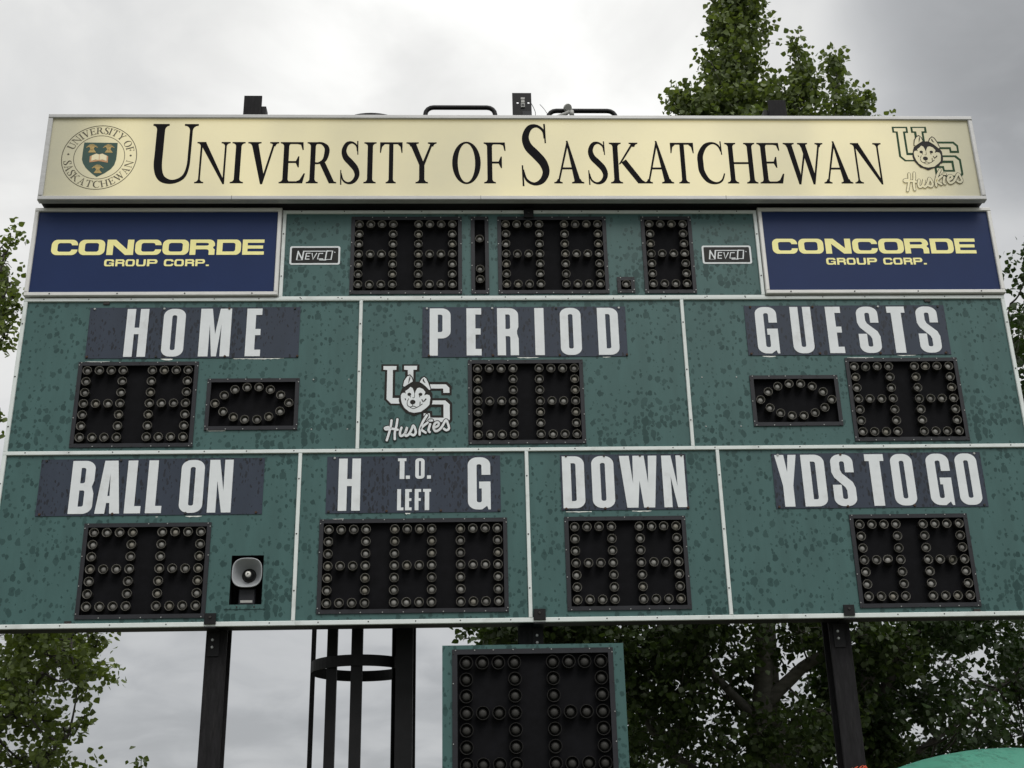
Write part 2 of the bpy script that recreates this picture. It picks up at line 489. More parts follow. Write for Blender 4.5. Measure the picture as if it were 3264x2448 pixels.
def block_glyph(ch, s, b, rx, ry, hx, hy):
    """heavy sans letters in the unit box: s stem share, b bar share, rx/ry outer and hx/hy inner corner radii"""
    i0, i1 = s, 1 - s
    if ch == 'O':
        return [(rr(0, 0, 1, 1, rx, ry), [rr(i0, b, i1, 1 - b, hx, hy)])]
    if ch == 'H':
        return [([(0, 0), (i0, 0), (i0, .47), (i1, .47), (i1, 0), (1, 0), (1, 1), (i1, 1), (i1, .47 + b), (i0, .47 + b), (i0, 1), (0, 1)], [])]
    if ch == 'I':
        return [([(0, 0), (1, 0), (1, 1), (0, 1)], [])]
    if ch == '.':
        return [([(0, 0), (1, 0), (1, .16), (0, .16)] if s > .3 else [(0, 0), (1, 0), (1, .22), (0, .22)], [])]
    if ch == 'E':
        e = .60 if s > .3 else s
        return [([(0, 0), (1, 0), (1, b), (e, b), (e, .5 - b * .45), (.95, .5 - b * .45), (.95, .5 + b * .5), (e, .5 + b * .5), (e, 1 - b), (1, 1 - b), (1, 1), (0, 1)], [])]
    if ch == 'F':
        return [([(0, 0), (.60, 0), (.60, .5 - b * .45), (.95, .5 - b * .45), (.95, .5 + b * .5), (.60, .5 + b * .5), (.60, 1 - b), (1, 1 - b), (1, 1), (0, 1)], [])]
    if ch == 'L':
        return [([(0, 0), (1, 0), (1, b), (.60, b), (.60, 1), (0, 1)], [])]
    if ch == 'T':
        return [([(.22, 0), (.78, 0), (.78, 1 - b), (1, 1 - b), (1, 1), (0, 1), (0, 1 - b), (.22, 1 - b)], [])]
    if ch == 'M':
        return [([(0, 0), (.31, 0), (.31, .68), (.42, 0), (.58, 0), (.69, .68), (.69, 0), (1, 0), (1, 1), (.63, 1), (.5, .46), (.37, 1), (0, 1)], [])]
    if ch == 'N':
        if s > .3:
            return [([(0, 0), (.36, 0), (.36, .60), (.60, 0), (1, 0), (1, 1), (.64, 1), (.64, .40), (.42, 1), (0, 1)], [])]
        return [([(0, 0), (s, 0), (s, .66), (.70, 0), (1, 0), (1, 1), (i1, 1), (i1, .36), (.32, 1), (0, 1)], [])]
    if ch == 'W':
        return [([(.15, 0), (.44, 0), (.51, .52), (.59, 0), (.88, 0), (1, 1), (.77, 1), (.735, .46), (.66, 1), (.36, 1), (.335, .46), (.26, 1), (0, 1)], [])]
    if ch == 'Y':
        return [([(.27, 0), (.74, 0), (.74, .40), (1, 1), (.62, 1), (.52, .66), (.42, 1), (0, 1), (.27, .40)], [])]
    if ch == 'A':
        return [([(0, 0), (.40, 0), (.435, .20), (.565, .20), (.60, 0), (1, 0), (.77, 1), (.23, 1)], [[(.455, .33), (.545, .33), (.50, .76)]])]
    if ch == 'D':
        return [(rr(0, 0, 1, 1, rx, ry, 'bc'), [rr(i0, b, i1, 1 - b, hx, hy, 'bc')])]
    if ch == 'U':
        return [([(0, 1)] + arc(rx, ry, rx, ry, 180, 270) + arc(1 - rx, ry, rx, ry, 270, 360) + [(1, 1), (i1, 1)] +
                 arc(i1 - hx, b + hy, hx, hy, 0, -90) + arc(i0 + hx, b + hy, hx, hy, 270, 180) + [(i0, 1)], [])]
    if ch == 'P':
        lo = .36
        return [([(0, 0), (i0, 0), (i0, lo)] + arc(1 - rx, lo + ry, rx, ry, 270, 360) + arc(1 - rx, 1 - ry, rx, ry, 0, 90) + [(0, 1)],
                 [rr(i0, lo + b, i1, 1 - b, hx, hy, 'bc')])]
    if ch == 'R':
        w_ = .47
        return [([(0, 0), (i0, 0), (i0, w_ - b * .5)] + arc(i1 - hx, w_ - b * .5 - hy, hx, hy, 90, 0) + [(i1, 0), (1, 0)] +
                 [(1, w_ - .12), (.93, w_ - .02), (.93, w_ + .05), (1, w_ + .13)] + arc(1 - rx, 1 - ry, rx, ry, 0, 90) + [(0, 1)],
                 [rr(i0, w_ + b * .62, i1, 1 - b, hx, hy, 'bc')])]
    if ch == 'B':
        w_ = .50
        return [([(0, 0)] + arc(1 - rx, ry, rx, ry, 270, 360) + [(1, w_ - .12), (.90, w_ + .01), (.98, w_ + .12)] + arc(.98 - rx, 1 - ry, rx, ry, 0, 90) + [(0, 1)],
                 [rr(i0, b, i1, w_ - b * .45, hx, hy, 'bc'), rr(i0, w_ + b * .55, i1 - .02, 1 - b, hx, hy, 'bc')])]
    if ch == 'C':
        g0, g1 = .36, .64
        return [(arc(rx, 1 - ry, rx, ry, 90, 180) + arc(rx, ry, rx, ry, 180, 270) + arc(1 - rx, ry, rx, ry, 270, 360) + [(1, g0), (i1, g0)] +
                 arc(i1 - hx, b + hy, hx, hy, 0, -90) + arc(i0 + hx, b + hy, hx, hy, 270, 180) + arc(i0 + hx, 1 - b - hy, hx, hy, 180, 90) +
                 arc(i1 - hx, 1 - b - hy, hx, hy, 90, 0) + [(i1, g1), (1, g1)] + arc(1 - rx, 1 - ry, rx, ry, 0, 90), [])]
    if ch == 'G':
        spur = [(1, .53), (1, 0), (.90, 0), (.84, .07)] if s > .3 else [(1, .54), (1, 0), (1 - s * .6, 0), (1 - s * .8, .08)]
        return [([(.5, .53), (.5, .40), (i1, .40)] + arc(i1 - hx, b + hy, hx, hy, 0, -90) + arc(i0 + hx, b + hy, hx, hy, 270, 180) +
                 arc(i0 + hx, 1 - b - hy, hx, hy, 180, 90) + arc(i1 - hx, 1 - b - hy, hx, hy, 90, 0) + [(i1, .66), (1, .66)] +
                 arc(1 - rx, 1 - ry, rx, ry, 0, 90) + arc(rx, 1 - ry, rx, ry, 90, 180) + arc(rx, ry, rx, ry, 180, 270) + [(.62, 0)] + spur[::-1], [])]
    if ch == 'S':
        return [([(1, .65), (i1, .65)] + arc(i1 - hx, 1 - b - hy, hx, hy, 0, 90) + arc(i0 + hx, 1 - b - hy, hx, hy, 90, 180) +
                 [(i0, .70), (i0 + .06, .635), (.90, .46), (1, .35)] + arc(1 - rx, ry, rx, ry, 0, -90) + arc(rx, ry, rx, ry, 270, 180) +
                 [(0, .41), (i0, .41)] + arc(i0 + hx, b + hy, hx, hy, 180, 270) + arc(i1 - hx, b + hy, hx, hy, 270, 360) +
                 [(i1, .30), (i1 - .06, .36), (.10, .55), (0, .65)] + arc(rx, 1 - ry, rx, ry, 180, 90) + arc(1 - rx, 1 - ry, rx, ry, 90, 0), [])]
    raise ValueError(ch)


NARROW = dict(s=.39, b=.135, rx=.42, ry=.15, hx=.09, hy=.035)
WIDE = dict(s=.235, b=.215, rx=.22, ry=.34, hx=.10, hy=.13)


def place(polys, x0, x1, z0, z1, shear=0.0):
    f = lambda p: (x0 + (x1 - x0) * p[0] + shear * p[1], z0 + (z1 - z0) * p[1])
    return [([f(p) for p in o], [[f(p) for p in h] for h in hs]) for o, hs in polys]


def words(mb, letters, z0, z1, y, style, mi=0, t=0.003):
    for ch, x0, x1 in letters:
        mb.plate(place(block_glyph(ch, **style), x0, x1, z0, z1), y, t, mi)


def spline(pts, n=6):
    """Catmull-Rom through points (any number of values each)"""
    P = [pts[0]] + list(pts) + [pts[-1]]
    out = []
    for i in range(1, len(P) - 2):
        for k in range(n):
            t = k / n
            out.append(tuple(0.5 * (2 * b + (c - a) * t + (2 * a - 5 * b + 4 * c - d) * t * t + (3 * b - a - 3 * c + d) * t ** 3)
                             for a, b, c, d in zip(P[i - 1], P[i], P[i + 1], P[i + 2])))
    out.append(tuple(pts[-1]))
    return out


def stroke(pts, wid=None, n=6, curve=True, cap=False, split=True):
    """list of quads along a line; pts carry (x, y, width) or use wid"""
    if wid is not None:
        pts = [(p[0], p[1], wid) for p in pts]
    q = spline(pts, n) if curve else pts
    L, Rr = [], []
    for i, (x, y, w_) in enumerate(q):
        a, b_ = q[max(i - 1, 0)], q[min(i + 1, len(q) - 1)]
        dx, dy = b_[0] - a[0], b_[1] - a[1]
        l = math.hypot(dx, dy) or 1
        L.append((x - dy / l * w_ / 2, y + dx / l * w_ / 2)); Rr.append((x + dy / l * w_ / 2, y - dx / l * w_ / 2))
    out = []
    for i in range(len(q) - 1):
        out.append(([Rr[i], Rr[i + 1], L[i + 1], L[i]], []))
    if cap:
        for (x, y, w_) in (q[0], q[-1]):
            out.append((arc(x, y, w_ / 2, w_ / 2, 0, 345, 23), []))
    return out


# serif capitals: drawn in units of a 270-high capital, then fitted to a box
CH, TK, TN, SH, SO = 270.0, 36.0, 13.0, 8.0, 24.0


def serif(x0, x1, y, up=1, so=SO):
    o = [(x0 - so, y), (x1 + so, y), (x1 + so, y + up * SH)]
    o += [(x1 + so * (1 - math.sin(R(a))), y + up * (SH + 20 * (1 - math.cos(R(a))))) for a in (25, 50, 75, 90)]
    o += [(x0 - so * (1 - math.sin(R(a))), y + up * (SH + 20 * (1 - math.cos(R(a))))) for a in (90, 75, 50, 25)]
    o += [(x0 - so, y + up * SH)]
    return (o, [])


def stem(x, w_=TK, top=True, bot=True, so=SO):
    p = [([(x, 0), (x + w_, 0), (x + w_, CH), (x, CH)], [])]
    if bot:
        p.append(serif(x, x + w_, 0, 1, so))
    if top:
        p.append(serif(x, x + w_, CH, -1, so))
    return p


def diag(x0, x1, w_):
    """bar from the baseline at x0 to the cap line at x1 (left edges)"""
    return ([(x0, 0), (x0 + w_, 0), (x1 + w_, CH), (x1, CH)], [])


def ell(cx, rx, thick=TK, thin=TN):
    return (arc(cx, CH / 2, rx, CH / 2 + 5, 0, 354, 47), [arc(cx, CH / 2, rx - thick, CH / 2 + 5 - thin, 0, 354, 47)])


def serif_glyph(ch):
    """returns (polys, width)"""
    if ch == 'I':
        return stem(SO), TK + 2 * SO
    if ch == 'N':
        return stem(24, TN) + stem(188, TN, bot=False) + [([(14, CH), (58, CH), (201, 12), (201, -6), (190, -6)], [])], 226
    if ch == 'V':
        return [([(22, CH), (66, CH), (112, 62), (106, -6), (94, -6)], []), ([(94, -6), (108, -6), (180, CH), (166, CH)], []),
                serif(28, 62, CH, -1, 26), serif(166, 180, CH, -1, 22)], 202
    if ch == 'E':
        p = stem(24) + [([(60, 0), (160, 0), (176, 64), (166, 64), (140, 22), (118, TN), (60, TN)], []),
                        ([(60, CH), (60, CH - TN), (118, CH - TN), (140, CH - 18), (152, CH - 52), (160, CH - 52), (156, CH)], []),
                        ([(60, 132), (110, 132), (124, 104), (132, 104), (132, 176), (124, 176), (110, 145), (60, 145)], [])]
        return p, 176
    if ch == 'F':
        p = stem(24) + [([(60, CH), (60, CH - TN), (116, CH - TN), (140, CH - 20), (150, CH - 56), (158, CH - 56), (154, CH)], []),
                        ([(60, 130), (106, 130), (122, 100), (130, 100), (130, 176), (122, 176), (106, 143), (60, 143)], [])]
        return p, 160
    if ch == 'R':
        p = stem(22) + stroke([(58, CH - 7, TN), (100, CH - 8, 16), (134, CH - 34, 32), (138, 200, 36), (122, 152, 28), (84, 132, TN), (58, 131, TN)])
        p += [([(88, 132), (128, 136), (196, 10), (200, 0), (160, 0)], []), ([(160, 0), (212, 0), (212, 7), (190, 14)], [])]
        return p, 212
    if ch == 'S':
        p = stroke([(122, 210, 9), (116, 246, 12), (84, 268, 14), (48, 258, 26), (28, 216, 34), (40, 172, 40), (78, 134, 42),
                    (112, 96, 40), (124, 54, 34), (104, 16, 26), (66, 1, 14), (28, 20, 12), (12, 66, 9)])
        p += [([(118, 278), (127, 278), (129, 188), (122, 188)], []), ([(6, 86), (13, 86), (17, -9), (8, -9)], [])]
        return p, 140
    if ch == 'T':
        p = stem(84, top=False) + [([(8, CH), (8, CH - 70), (16, CH - 70), (26, CH - 30), (48, CH - TN), (156, CH - TN), (178, CH - 30), (188, CH - 70), (196, CH - 70), (196, CH)], [])]
        return p, 204
    if ch == 'Y':
        p = [([(88, 0), (124, 0), (124, 128), (88, 128)], []), serif(88, 124, 0, 1),
             ([(20, CH), (62, CH), (124, 120), (88, 120)], []), ([(106, 124), (124, 118), (184, CH), (168, CH)], []),
             serif(26, 58, CH, -1, 26), serif(168, 184, CH, -1, 22)]
        return p, 206
    if ch == 'O':
        return [ell(104, 102, 40, 12)], 208
    if ch == 'C':
        p = stroke([(176, 212, 9), (160, 250, 14), (118, 268, 14), (64, 248, 30), (26, 190, 40), (22, 134, 42), (28, 76, 40), (66, 20, 30), (122, 2, 14), (166, 20, 13), (188, 66, 9)])
        p += [([(172, 280), (181, 280), (184, 190), (176, 190)], [])]
        return p, 190
    if ch == 'A':
        p = [([(24, 0), (36, 0), (104, 258), (98, 282), (92, 268)], []), ([(90, 282), (102, 282), (182, 0), (140, 0)], []),
             ([(56, 92), (148, 92), (144, 105), (60, 105)], []), serif(24, 36, 0, 1, 22), serif(142, 180, 0, 1, 22)]
        return p, 204
    if ch == 'K':
        p = stem(22) + [([(58, 124), (74, 128), (178, CH), (160, CH)], []), serif(160, 178, CH, -1, 22),
                        ([(78, 138), (112, 158), (218, 22), (244, 6), (244, 0), (188, 0)], [])]
        return p, 244
    if ch == 'H':
        return stem(24) + stem(168) + [([(60, 128), (168, 128), (168, 141), (60, 141)], [])], 228
    if ch == 'W':
        p = [([(20, CH), (60, CH), (104, 66), (98, -6), (86, -6)], []), ([(88, -6), (100, -6), (160, 220), (150, CH - 30)], []),
             ([(122, CH), (160, CH), (206, 66), (200, -6), (188, -6)], []), ([(188, -6), (202, -6), (268, CH), (254, CH)], []),
             serif(24, 56, CH, -1, 24), serif(126, 156, CH, -1, 22), serif(254, 268, CH, -1, 22)]
        return p, 290
    if ch == 'U':
        p = stroke([(36, CH, TK), (36, 150, TK), (38, 70, TK), (58, 22, 30), (104, 6, 18), (150, 26, 16), (168, 74, TN), (170, 150, TN), (170, CH, TN)], n=8)
        p += [serif(18, 54, CH, -1, 18), serif(163, 177, CH, -1, 24)]
        return p, 202
    raise ValueError(ch)


def fit_serif(ch, x0, x1, z0, z1):
    p, wd = serif_glyph(ch)
    f = lambda q: (x0 + (x1 - x0) * q[0] / wd, z0 + (z1 - z0) * q[1] / CH)
    return [([f(q) for q in o], [[f(q) for q in h] for h in hs]) for o, hs in p]


# ------------------------------------------------------------------ lamps
def lamp_mesh(name, r, mats, deep=1.0):
    """one incandescent lamp: hooded black cup, thin rim, shallow reflector, round bulb; opens towards -y"""
    mb = MB()
    n = 20
    prof = [(r * .92, .045, 0), (r * 1.0, -.024 * deep, 0), (r * .995, -.028 * deep, 1), (r * .935, -.028 * deep, 1), (r * .92, -.022 * deep, 2),
            (r * .80, .020, 2), (r * .70, .028, 2), (r * .66, .022, 3), (r * .65, .008, 3), (r * .57, -.004, 3), (r * .38, -.012, 3), (r * .10, -.015, 3)]
    rings = [[(q * math.cos(2 * math.pi * j / n), y, q * math.sin(2 * math.pi * j / n)) for j in range(n)] for q, y, _ in prof]
    mb.rings(rings, smooth=True, cap1=True, mis=[p[2] for p in prof[1:]])
    me = mb.build('lamp', mats)
    return me


lamp0 = lamp_mesh('lamp', 0.0425, ['shroud', 'rim', 'reflector', 'bulb'])
lamp1 = lamp_mesh('lamp', 0.0425, ['shroud', 'rim', 'reflector', 'bulb_grey'])
lamp2 = lamp_mesh('lamp', 0.0425, ['shroud', 'rim', 'reflector', 'bulb_warm'])
lampD = lamp_mesh('lamp', 0.060, ['shroud', 'rim_dark', 'reflector_dark', 'bulb_dark'])
LAMP, LAMPD, LAMPS = lamp0.data, lampD.data, [lamp0.data, lamp0.data, lamp0.data, lamp1.data, lamp1.data, lamp2.data]
for o in (lamp0, lamp1, lamp2, lampD):
    bpy.data.objects.remove(o)
lrng = random.Random(11)


def put_lamp(panel, x, z, mesh=LAMP, loose=0.0):
    o = bpy.data.objects.new('lamp', lrng.choice(LAMPS) if mesh is LAMP else mesh)
    COL.objects.link(o)
    o.parent = panel
    o.location = Vector((x, 0.0, Z(z))) - ORG[panel.name]
    j = 0.035 + loose
    o.rotation_euler = (lrng.gauss(0, j), lrng.gauss(0, 0.6), lrng.gauss(0, j) - loose * 0.6)
    return o


def digit_spots(x0, ztop, col, row):
    out = []
    for r_ in range(7):
        for c in range(4):
            if r_ in (0, 3, 6) or c in (0, 3):
                out.append((x0 + c * col, ztop - r_ * row))
    return out


def digit_panel(parent, x0, x1, z0, z1, spots, mesh=LAMP, bz=0.038, loose=0.0, y=0.0):
    """bezel frame standing proud of the cabinet, walls going back to a black plate, and the lamps"""
    mb = MB()
    Z0, Z1 = Z(z0), Z(z1)
    a, b_, c, d = x0 + bz, x1 - bz, Z0 + bz, Z1 - bz
    f, bk = y - 0.012, y + 0.043
    mb.box(x0, x1, f, y + .001, d, Z1, 0, 'b'); mb.box(x0, x1, f, y + .001, Z0, c, 0, 'b')
    mb.box(x0, a, f, y + .001, c, d, 0, 'bud'); mb.box(b_, x1, f, y + .001, c, d, 0, 'bud')
    mb.face([(a, f + .001, d), (b_, f + .001, d), (b_, bk, d), (a, bk, d)], 1)
    mb.face([(a, f + .001, c), (a, bk, c), (b_, bk, c), (b_, f + .001, c)], 1)
    mb.face([(a, f + .001, c), (a, f + .001, d), (a, bk, d), (a, bk, c)], 1)
    mb.face([(b_, f + .001, c), (b_, bk, c), (b_, bk, d), (b_, f + .001, d)], 1)
    mb.face([(a, bk, c), (b_, bk, c), (b_, bk, d), (a, bk, d)], 1)
    r_ = random.Random(int(abs(x0) * 1000 + z0 * 77))
    h = 0.009
    nx = max(2, round((x1 - x0) / 0.185) + 1); nz = max(2, round((z1 - z0) / 0.29) + 1)
    for i in range(nx):
        xx = x0 + .03 + (x1 - x0 - .06) * i / (nx - 1)
        for zz_ in (Z0 + h, Z1 - h):
            mb.disc(xx + r_.uniform(-.008, .008), zz_, f - .004, f, .0065, 6, 2 if r_.random() < .75 else 3)
    for i in range(nz):
        zz_ = Z0 + .04 + (z1 - z0 - .08) * i / (nz - 1)
        for xx in (x0 + h, x1 - h):
            mb.disc(xx, zz_ + r_.uniform(-.01, .01), f - .004, f, .0065, 6, 2 if r_.random() < .75 else 3)
    p = part(mb, 'lamp_panel', ['bezel', 'recess', 'screw_light', 'screw_dark'], parent)
    for x, z in spots:
        put_lamp(p, x, z, mesh, loose if lrng.random() < .35 else 0.0)
    return p


# ------------------------------------------------------------------ cabinets
def cabinet_body(x0, x1, z0, z1, holes, depth=0.19, y=0.0, mis=0):
    """sheet-metal box whose front is cut out around the lamp panels"""
    mb = MB()
    Z0, Z1 = Z(z0), Z(z1)
    xs_ = sorted({x0, x1, *[h[0] for h in holes], *[h[1] for h in holes]})
    zs_ = sorted({Z0, Z1, *[Z(h[2]) for h in holes], *[Z(h[3]) for h in holes]})
    for i in range(len(xs_) - 1):
        for j in range(len(zs_) - 1):
            mx_, mz_ = (xs_[i] + xs_[i + 1]) / 2, (zs_[j] + zs_[j + 1]) / 2
            if any(h[0] < mx_ < h[1] and Z(h[2]) < mz_ < Z(h[3]) for h in holes):
                continue
            mb.face([(xs_[i], y, zs_[j]), (xs_[i + 1], y, zs_[j]), (xs_[i + 1], y, zs_[j + 1]), (xs_[i], y, zs_[j + 1])], 0)
    mb.box(x0, x1, y, y + depth, Z0, Z1, 1, 'f')
    return mb


def trim(parent, strips, seed, screws=True):
    """white angle strips (x0, x1, z0, z1), with a row of dark screws on each"""
    mb = MB()
    r_ = random.Random(seed)
    for k, (x0, x1, z0, z1) in enumerate(strips):
        f = -0.020 - 0.0015 * (k % 2)
        mb.bbox(x0, x1, f, .001, Z(z0), Z(z1), 0, .004)
        L = max(x1 - x0, z1 - z0)
        n = max(2, int(L / 0.40))
        for i in range(n):
            t = (i + .5) / n
            if x1 - x0 > z1 - z0:
                mb.disc(x0 + (x1 - x0) * t + r_.uniform(-.02, .02), (Z(z0) + Z(z1)) / 2 + .004, f - .004, f, .0065, 6, 1)
            else:
                mb.disc((x0 + x1) / 2 - .002, Z(z0) + (z1 - z0) * t + r_.uniform(-.02, .02), f - .005, f, .008, 6, 1)
    return part(mb, 'edge_trim', ['white_trim', 'screw_dark'], parent)


def caption(parent, x0, x1, z0, z1, rows, seed, nscrew=4):
    """faded navy plate screwed to the cabinet, with white cut-vinyl letters"""
    r_ = random.Random(seed)
    mb = MB()
    n = 24
    # thin sheet, its lower edge bowed out a little between the screws
    top, bot = Z(z1), Z(z0)
    for i in range(n):
        ya, yb = [(-.006 - .007 * abs(math.sin(math.pi * (nscrew - 1) * k / n)) * r_.uniform(.7, 1.0)) for k in (i, i + 1)]
        xa, xb = x0 + (x1 - x0) * i / n, x0 + (x1 - x0) * (i + 1) / n
        mb.face([(xa, -.006, bot), (xb, -.006, bot), (xb, -.006, top), (xa, -.006, top)], 0)
        mb.face([(xa, -.006, bot), (xa, -.001, bot), (xb, -.001, bot), (xb, -.006, bot)], 0)
        mb.face([(xa, -.006, top), (xb, -.006, top), (xb, -.001, top), (xa, -.001, top)], 0)
    mb.face([(x0, -.006, bot), (x0, -.006, top), (x0, -.001, top), (x0, -.001, bot)], 0)
    mb.face([(x1, -.006, bot), (x1, -.001, bot), (x1, -.001, top), (x1, -.006, top)], 0)
    for i in range(nscrew):
        xx = x0 + .04 + (x1 - x0 - .08) * i / (nscrew - 1)
        for zz_ in (bot + .016, top - .016):
            mb.disc(xx + r_.uniform(-.03, .03), zz_, -.016, -.006, .013, 8, r_.choice((1, 1, 2, 3)) if zz_ > bot + .1 else r_.choice((1, 2, 2)))
    p = part(mb, 'caption_plate', ['navy_plate', 'screw_dark', 'screw_rust', 'screw_light'], parent)
    for letters, a, b_ in rows:
        l = MB()
        words(l, letters, Z(a), Z(b_), -.0095, NARROW, 0, .0034)
        part(l, 'lettering', 'white_letter', p)
    return p


def chips(parent, items, seed):
    """strips of bare white sheet where old lettering was scraped away"""
    r_ = random.Random(seed)
    for x0, x1, z0, z1 in items:
        mb = MB()
        n = max(4, int((x1 - x0) / .03))
        top = [(x0 + (x1 - x0) * i / n, Z(z1) + r_.uniform(-.001, .001)) for i in range(n + 1)]
        low = [(x0 + (x1 - x0) * i / n, Z(z0) + (z1 - z0) * r_.uniform(0, .55) + (abs(i / n - .5) * 2) ** 3 * (z1 - z0) * .4) for i in range(n + 1)]
        mb.plate([(low + top[::-1], [])], -.0022, .002, 0)
        part(mb, 'bare_patch', 'chip', parent)


def lugs(parent, spots):
    mb = MB()
    for x, z in spots:
        mb.box(x - .03, x + .03, -.012, .001, Z(z) - .012, Z(z) + .012)
    return part(mb, 'lifting_lug', 'screw_dark', parent)


COLP, ROWP = .1137, .1132
G_ = 'green scoreboard sections bolted together'
TOPZ, MIDZ, BOTZ = 5.492, 3.885, 2.245
XL, XR = -4.88, 4.88


def section(label, x0, x1, z0):
    return thing('scoreboard_section', label, 'scoreboard', ((x0 + x1) / 2, 0.0, Z(z0)), G_)


# clock section
s = section('green scoreboard section with the row of clock digits under the cream sign', -2.405, 2.445, 5.468)
pans = [(-1.712, -.592, 5.53, 6.405, digit_spots(-1.628, 6.311, COLP, ROWP) + digit_spots(-1.030, 6.311, COLP, ROWP)),
        (-.500, -.320, 5.53, 6.405, [(-.412, 6.143), (-.412, 5.80), (-.412, 5.686)]),
        (-.230, .882, 5.53, 6.405, digit_spots(-.146, 6.311, COLP, ROWP) + digit_spots(.452, 6.311, COLP, ROWP)),
        (.962, 1.140, 5.535, 5.712, [(1.052, 5.628)]),
        (1.240, 1.762, 5.53, 6.405, digit_spots(1.326, 6.311, COLP, ROWP))]
part(cabinet_body(-2.403, 2.443, 5.47, 6.473, [(p[0] + .02, p[1] - .02, p[2] + .02, p[3] - .02) for p in pans]), 'cabinet', ['green', 'black_steel'], s)
for p in pans:
    digit_panel(s, *p)
trim(s, [(-2.405, 2.445, 6.440, 6.475), (-2.405, 2.445, 5.465, 5.503), (-2.405, -2.370, 5.503, 6.440), (2.410, 2.445, 5.503, 6.440)], 1)


def maker_badge(parent, x0, x1, z0, z1):
    mb = MB()
    a, b_ = Z(z0), Z(z1)
    r_ = .022
    mb.plate([(rr(x0, a, x1, b_, r_, r_), [])], -.004, .004, 0)
    mb.plate([(rr(x0 + .018, a + .018, x1 - .018, b_ - .018, .012, .012), [])], -.0055, .002, 1)
    W_, H_ = x1 - x0, b_ - a
    P = lambda u, v: (x0 + W_ * (u + .055 * (v - .5)), a + H_ * v)     # slanted like the badge's lettering
    L_ = []

    def ln(pts, w_):
        L_.extend(stroke([(*P(*q), w_) for q in pts], curve=False))
    k = .0135
    ln([(.155, .24), (.155, .74)], k); ln([(.150, .72), (.265, .26)], k); ln([(.262, .24), (.262, .74)], k)       # N
    ln([(.262, .72), (.70, .72)], .009)                                                                           # bar over the small letters
    ln([(.325, .27), (.325, .62)], k * .8); ln([(.32, .29), (.405, .29)], k * .7); ln([(.32, .45), (.395, .45)], k * .7); ln([(.32, .61), (.405, .61)], k * .7)   # E
    ln([(.435, .62), (.475, .27), (.53, .62)], k * .8)                                                            # V
    ln([(.655, .60), (.575, .60), (.565, .30), (.68, .30)], k * .8)                                               # C
    ln([(.265, .24), (.155, .24)], .003)
    ln([(.60, .245), (.74, .245)], .009)
    ln([(.72, .73), (.72, .27), (.835, .27), (.835, .73), (.715, .73)], k)                                        # O
    mb.plate(L_, -.0075, .001, 0)
    mb.plate([(arc(P(.885, .66)[0], P(.885, .66)[1], .006, .006, 0, 330, 11), [])], -.0075, .001, 0)
    return part(mb, 'maker_badge', ['white_letter', 'badge_black'], parent)


maker_badge(s, -2.318, -1.815, 5.862, 6.07)
maker_badge(s, 1.848, 2.352, 5.862, 6.07)

# HOME
POSS = [(-2.952, 4.372), (-2.869, 4.454), (-2.771, 4.512), (-2.657, 4.536), (-2.544, 4.536), (-2.433, 4.510), (-2.331, 4.452),
        (-2.253, 4.371), (-2.333, 4.288), (-2.435, 4.234), (-2.546, 4.206), (-2.661, 4.206), (-2.770, 4.233), (-2.869, 4.288)]


def std(x0, pitch, ztop, n=2, col=COLP):
    out = []
    for i in range(n):
        out += digit_spots(x0 + i * pitch, ztop, col, ROWP)
    return out


def panel_section(label, x0, x1, z0, z1, pans, cap, strips, patch, lug, seed, extra_holes=()):
    s = section(label, x0, x1, z0)
    holes = [(p[0] + .02, p[1] - .02, p[2] + .02, p[3] - .02) for p in pans] + list(extra_holes)
    part(cabinet_body(x0 + .001, x1 - .001, z0 + .001, z1 - .001, holes), 'cabinet', ['green', 'black_steel'], s)
    for p in pans:
        digit_panel(s, *p[:5], loose=p[5] if len(p) > 5 else 0.0)
    caption(s, *cap, seed)
    trim(s, strips, seed)
    if patch:
        chips(s, patch, seed)
    if lug:
        lugs(s, lug)
    return s


TT = .037


def face_screws(parent, spots):
    for x, z in spots:
        mb = MB()
        mb.disc(x, Z(z), -.005, .0005, .008, 8)
        part(mb, 'screw', 'screw_light', parent)


s_home = panel_section('green scoreboard section captioned HOME with two digits and an oval of lamps', XL, -1.5745, MIDZ, TOPZ,
              [(-4.28, -3.135, 3.942, 4.812, std(-4.188, .618, 4.718)), (-3.04, -2.162, 4.106, 4.632, POSS)],
              (-4.23, -2.185, 4.85, 5.392, [([('H', -3.867, -3.657), ('O', -3.510, -3.298), ('M', -3.152, -2.852), ('E', -2.703, -2.556)], 4.865, 5.375)]),
              [(XL, -1.5745, TOPZ - TT, TOPZ), (XL, -1.5745, 3.868, 3.905), (XL, XL + .037, 3.905, TOPZ - TT), (-1.6075, -1.5745, 3.905, TOPZ - TT)],
              [(-3.507, -3.393, 4.822, 4.846), (-2.811, -2.324, 4.834, 4.846), (-4.225, -3.99, 4.813, 4.820), (-3.02, -2.84, 4.094, 4.105)], [(-4.08, 5.437)], 21)
s_period = panel_section('green scoreboard section captioned PERIOD with the dog emblem beside two digits', -1.5745, 1.6135, MIDZ, TOPZ,
              [(-.542, .580, 3.945, 4.812, std(-.447, .598, 4.716))],
              (-.985, 1.028, 4.846, 5.385, [([('P', -.914, -.708), ('E', -.552, -.406), ('R', -.249, -.041), ('I', .121, .212), ('O', .372, .579), ('D', .743, .949)], 4.861, 5.370)]),
              [(-1.5745, 1.6135, TOPZ - TT, TOPZ - .016), (-1.5745, 1.6135, 3.868, 3.905), (1.5805, 1.6135, 3.905, TOPZ - TT)],
              [(-.06, .155, 4.828, 4.842), (.78, .86, 4.831, 4.842)], [], 22)
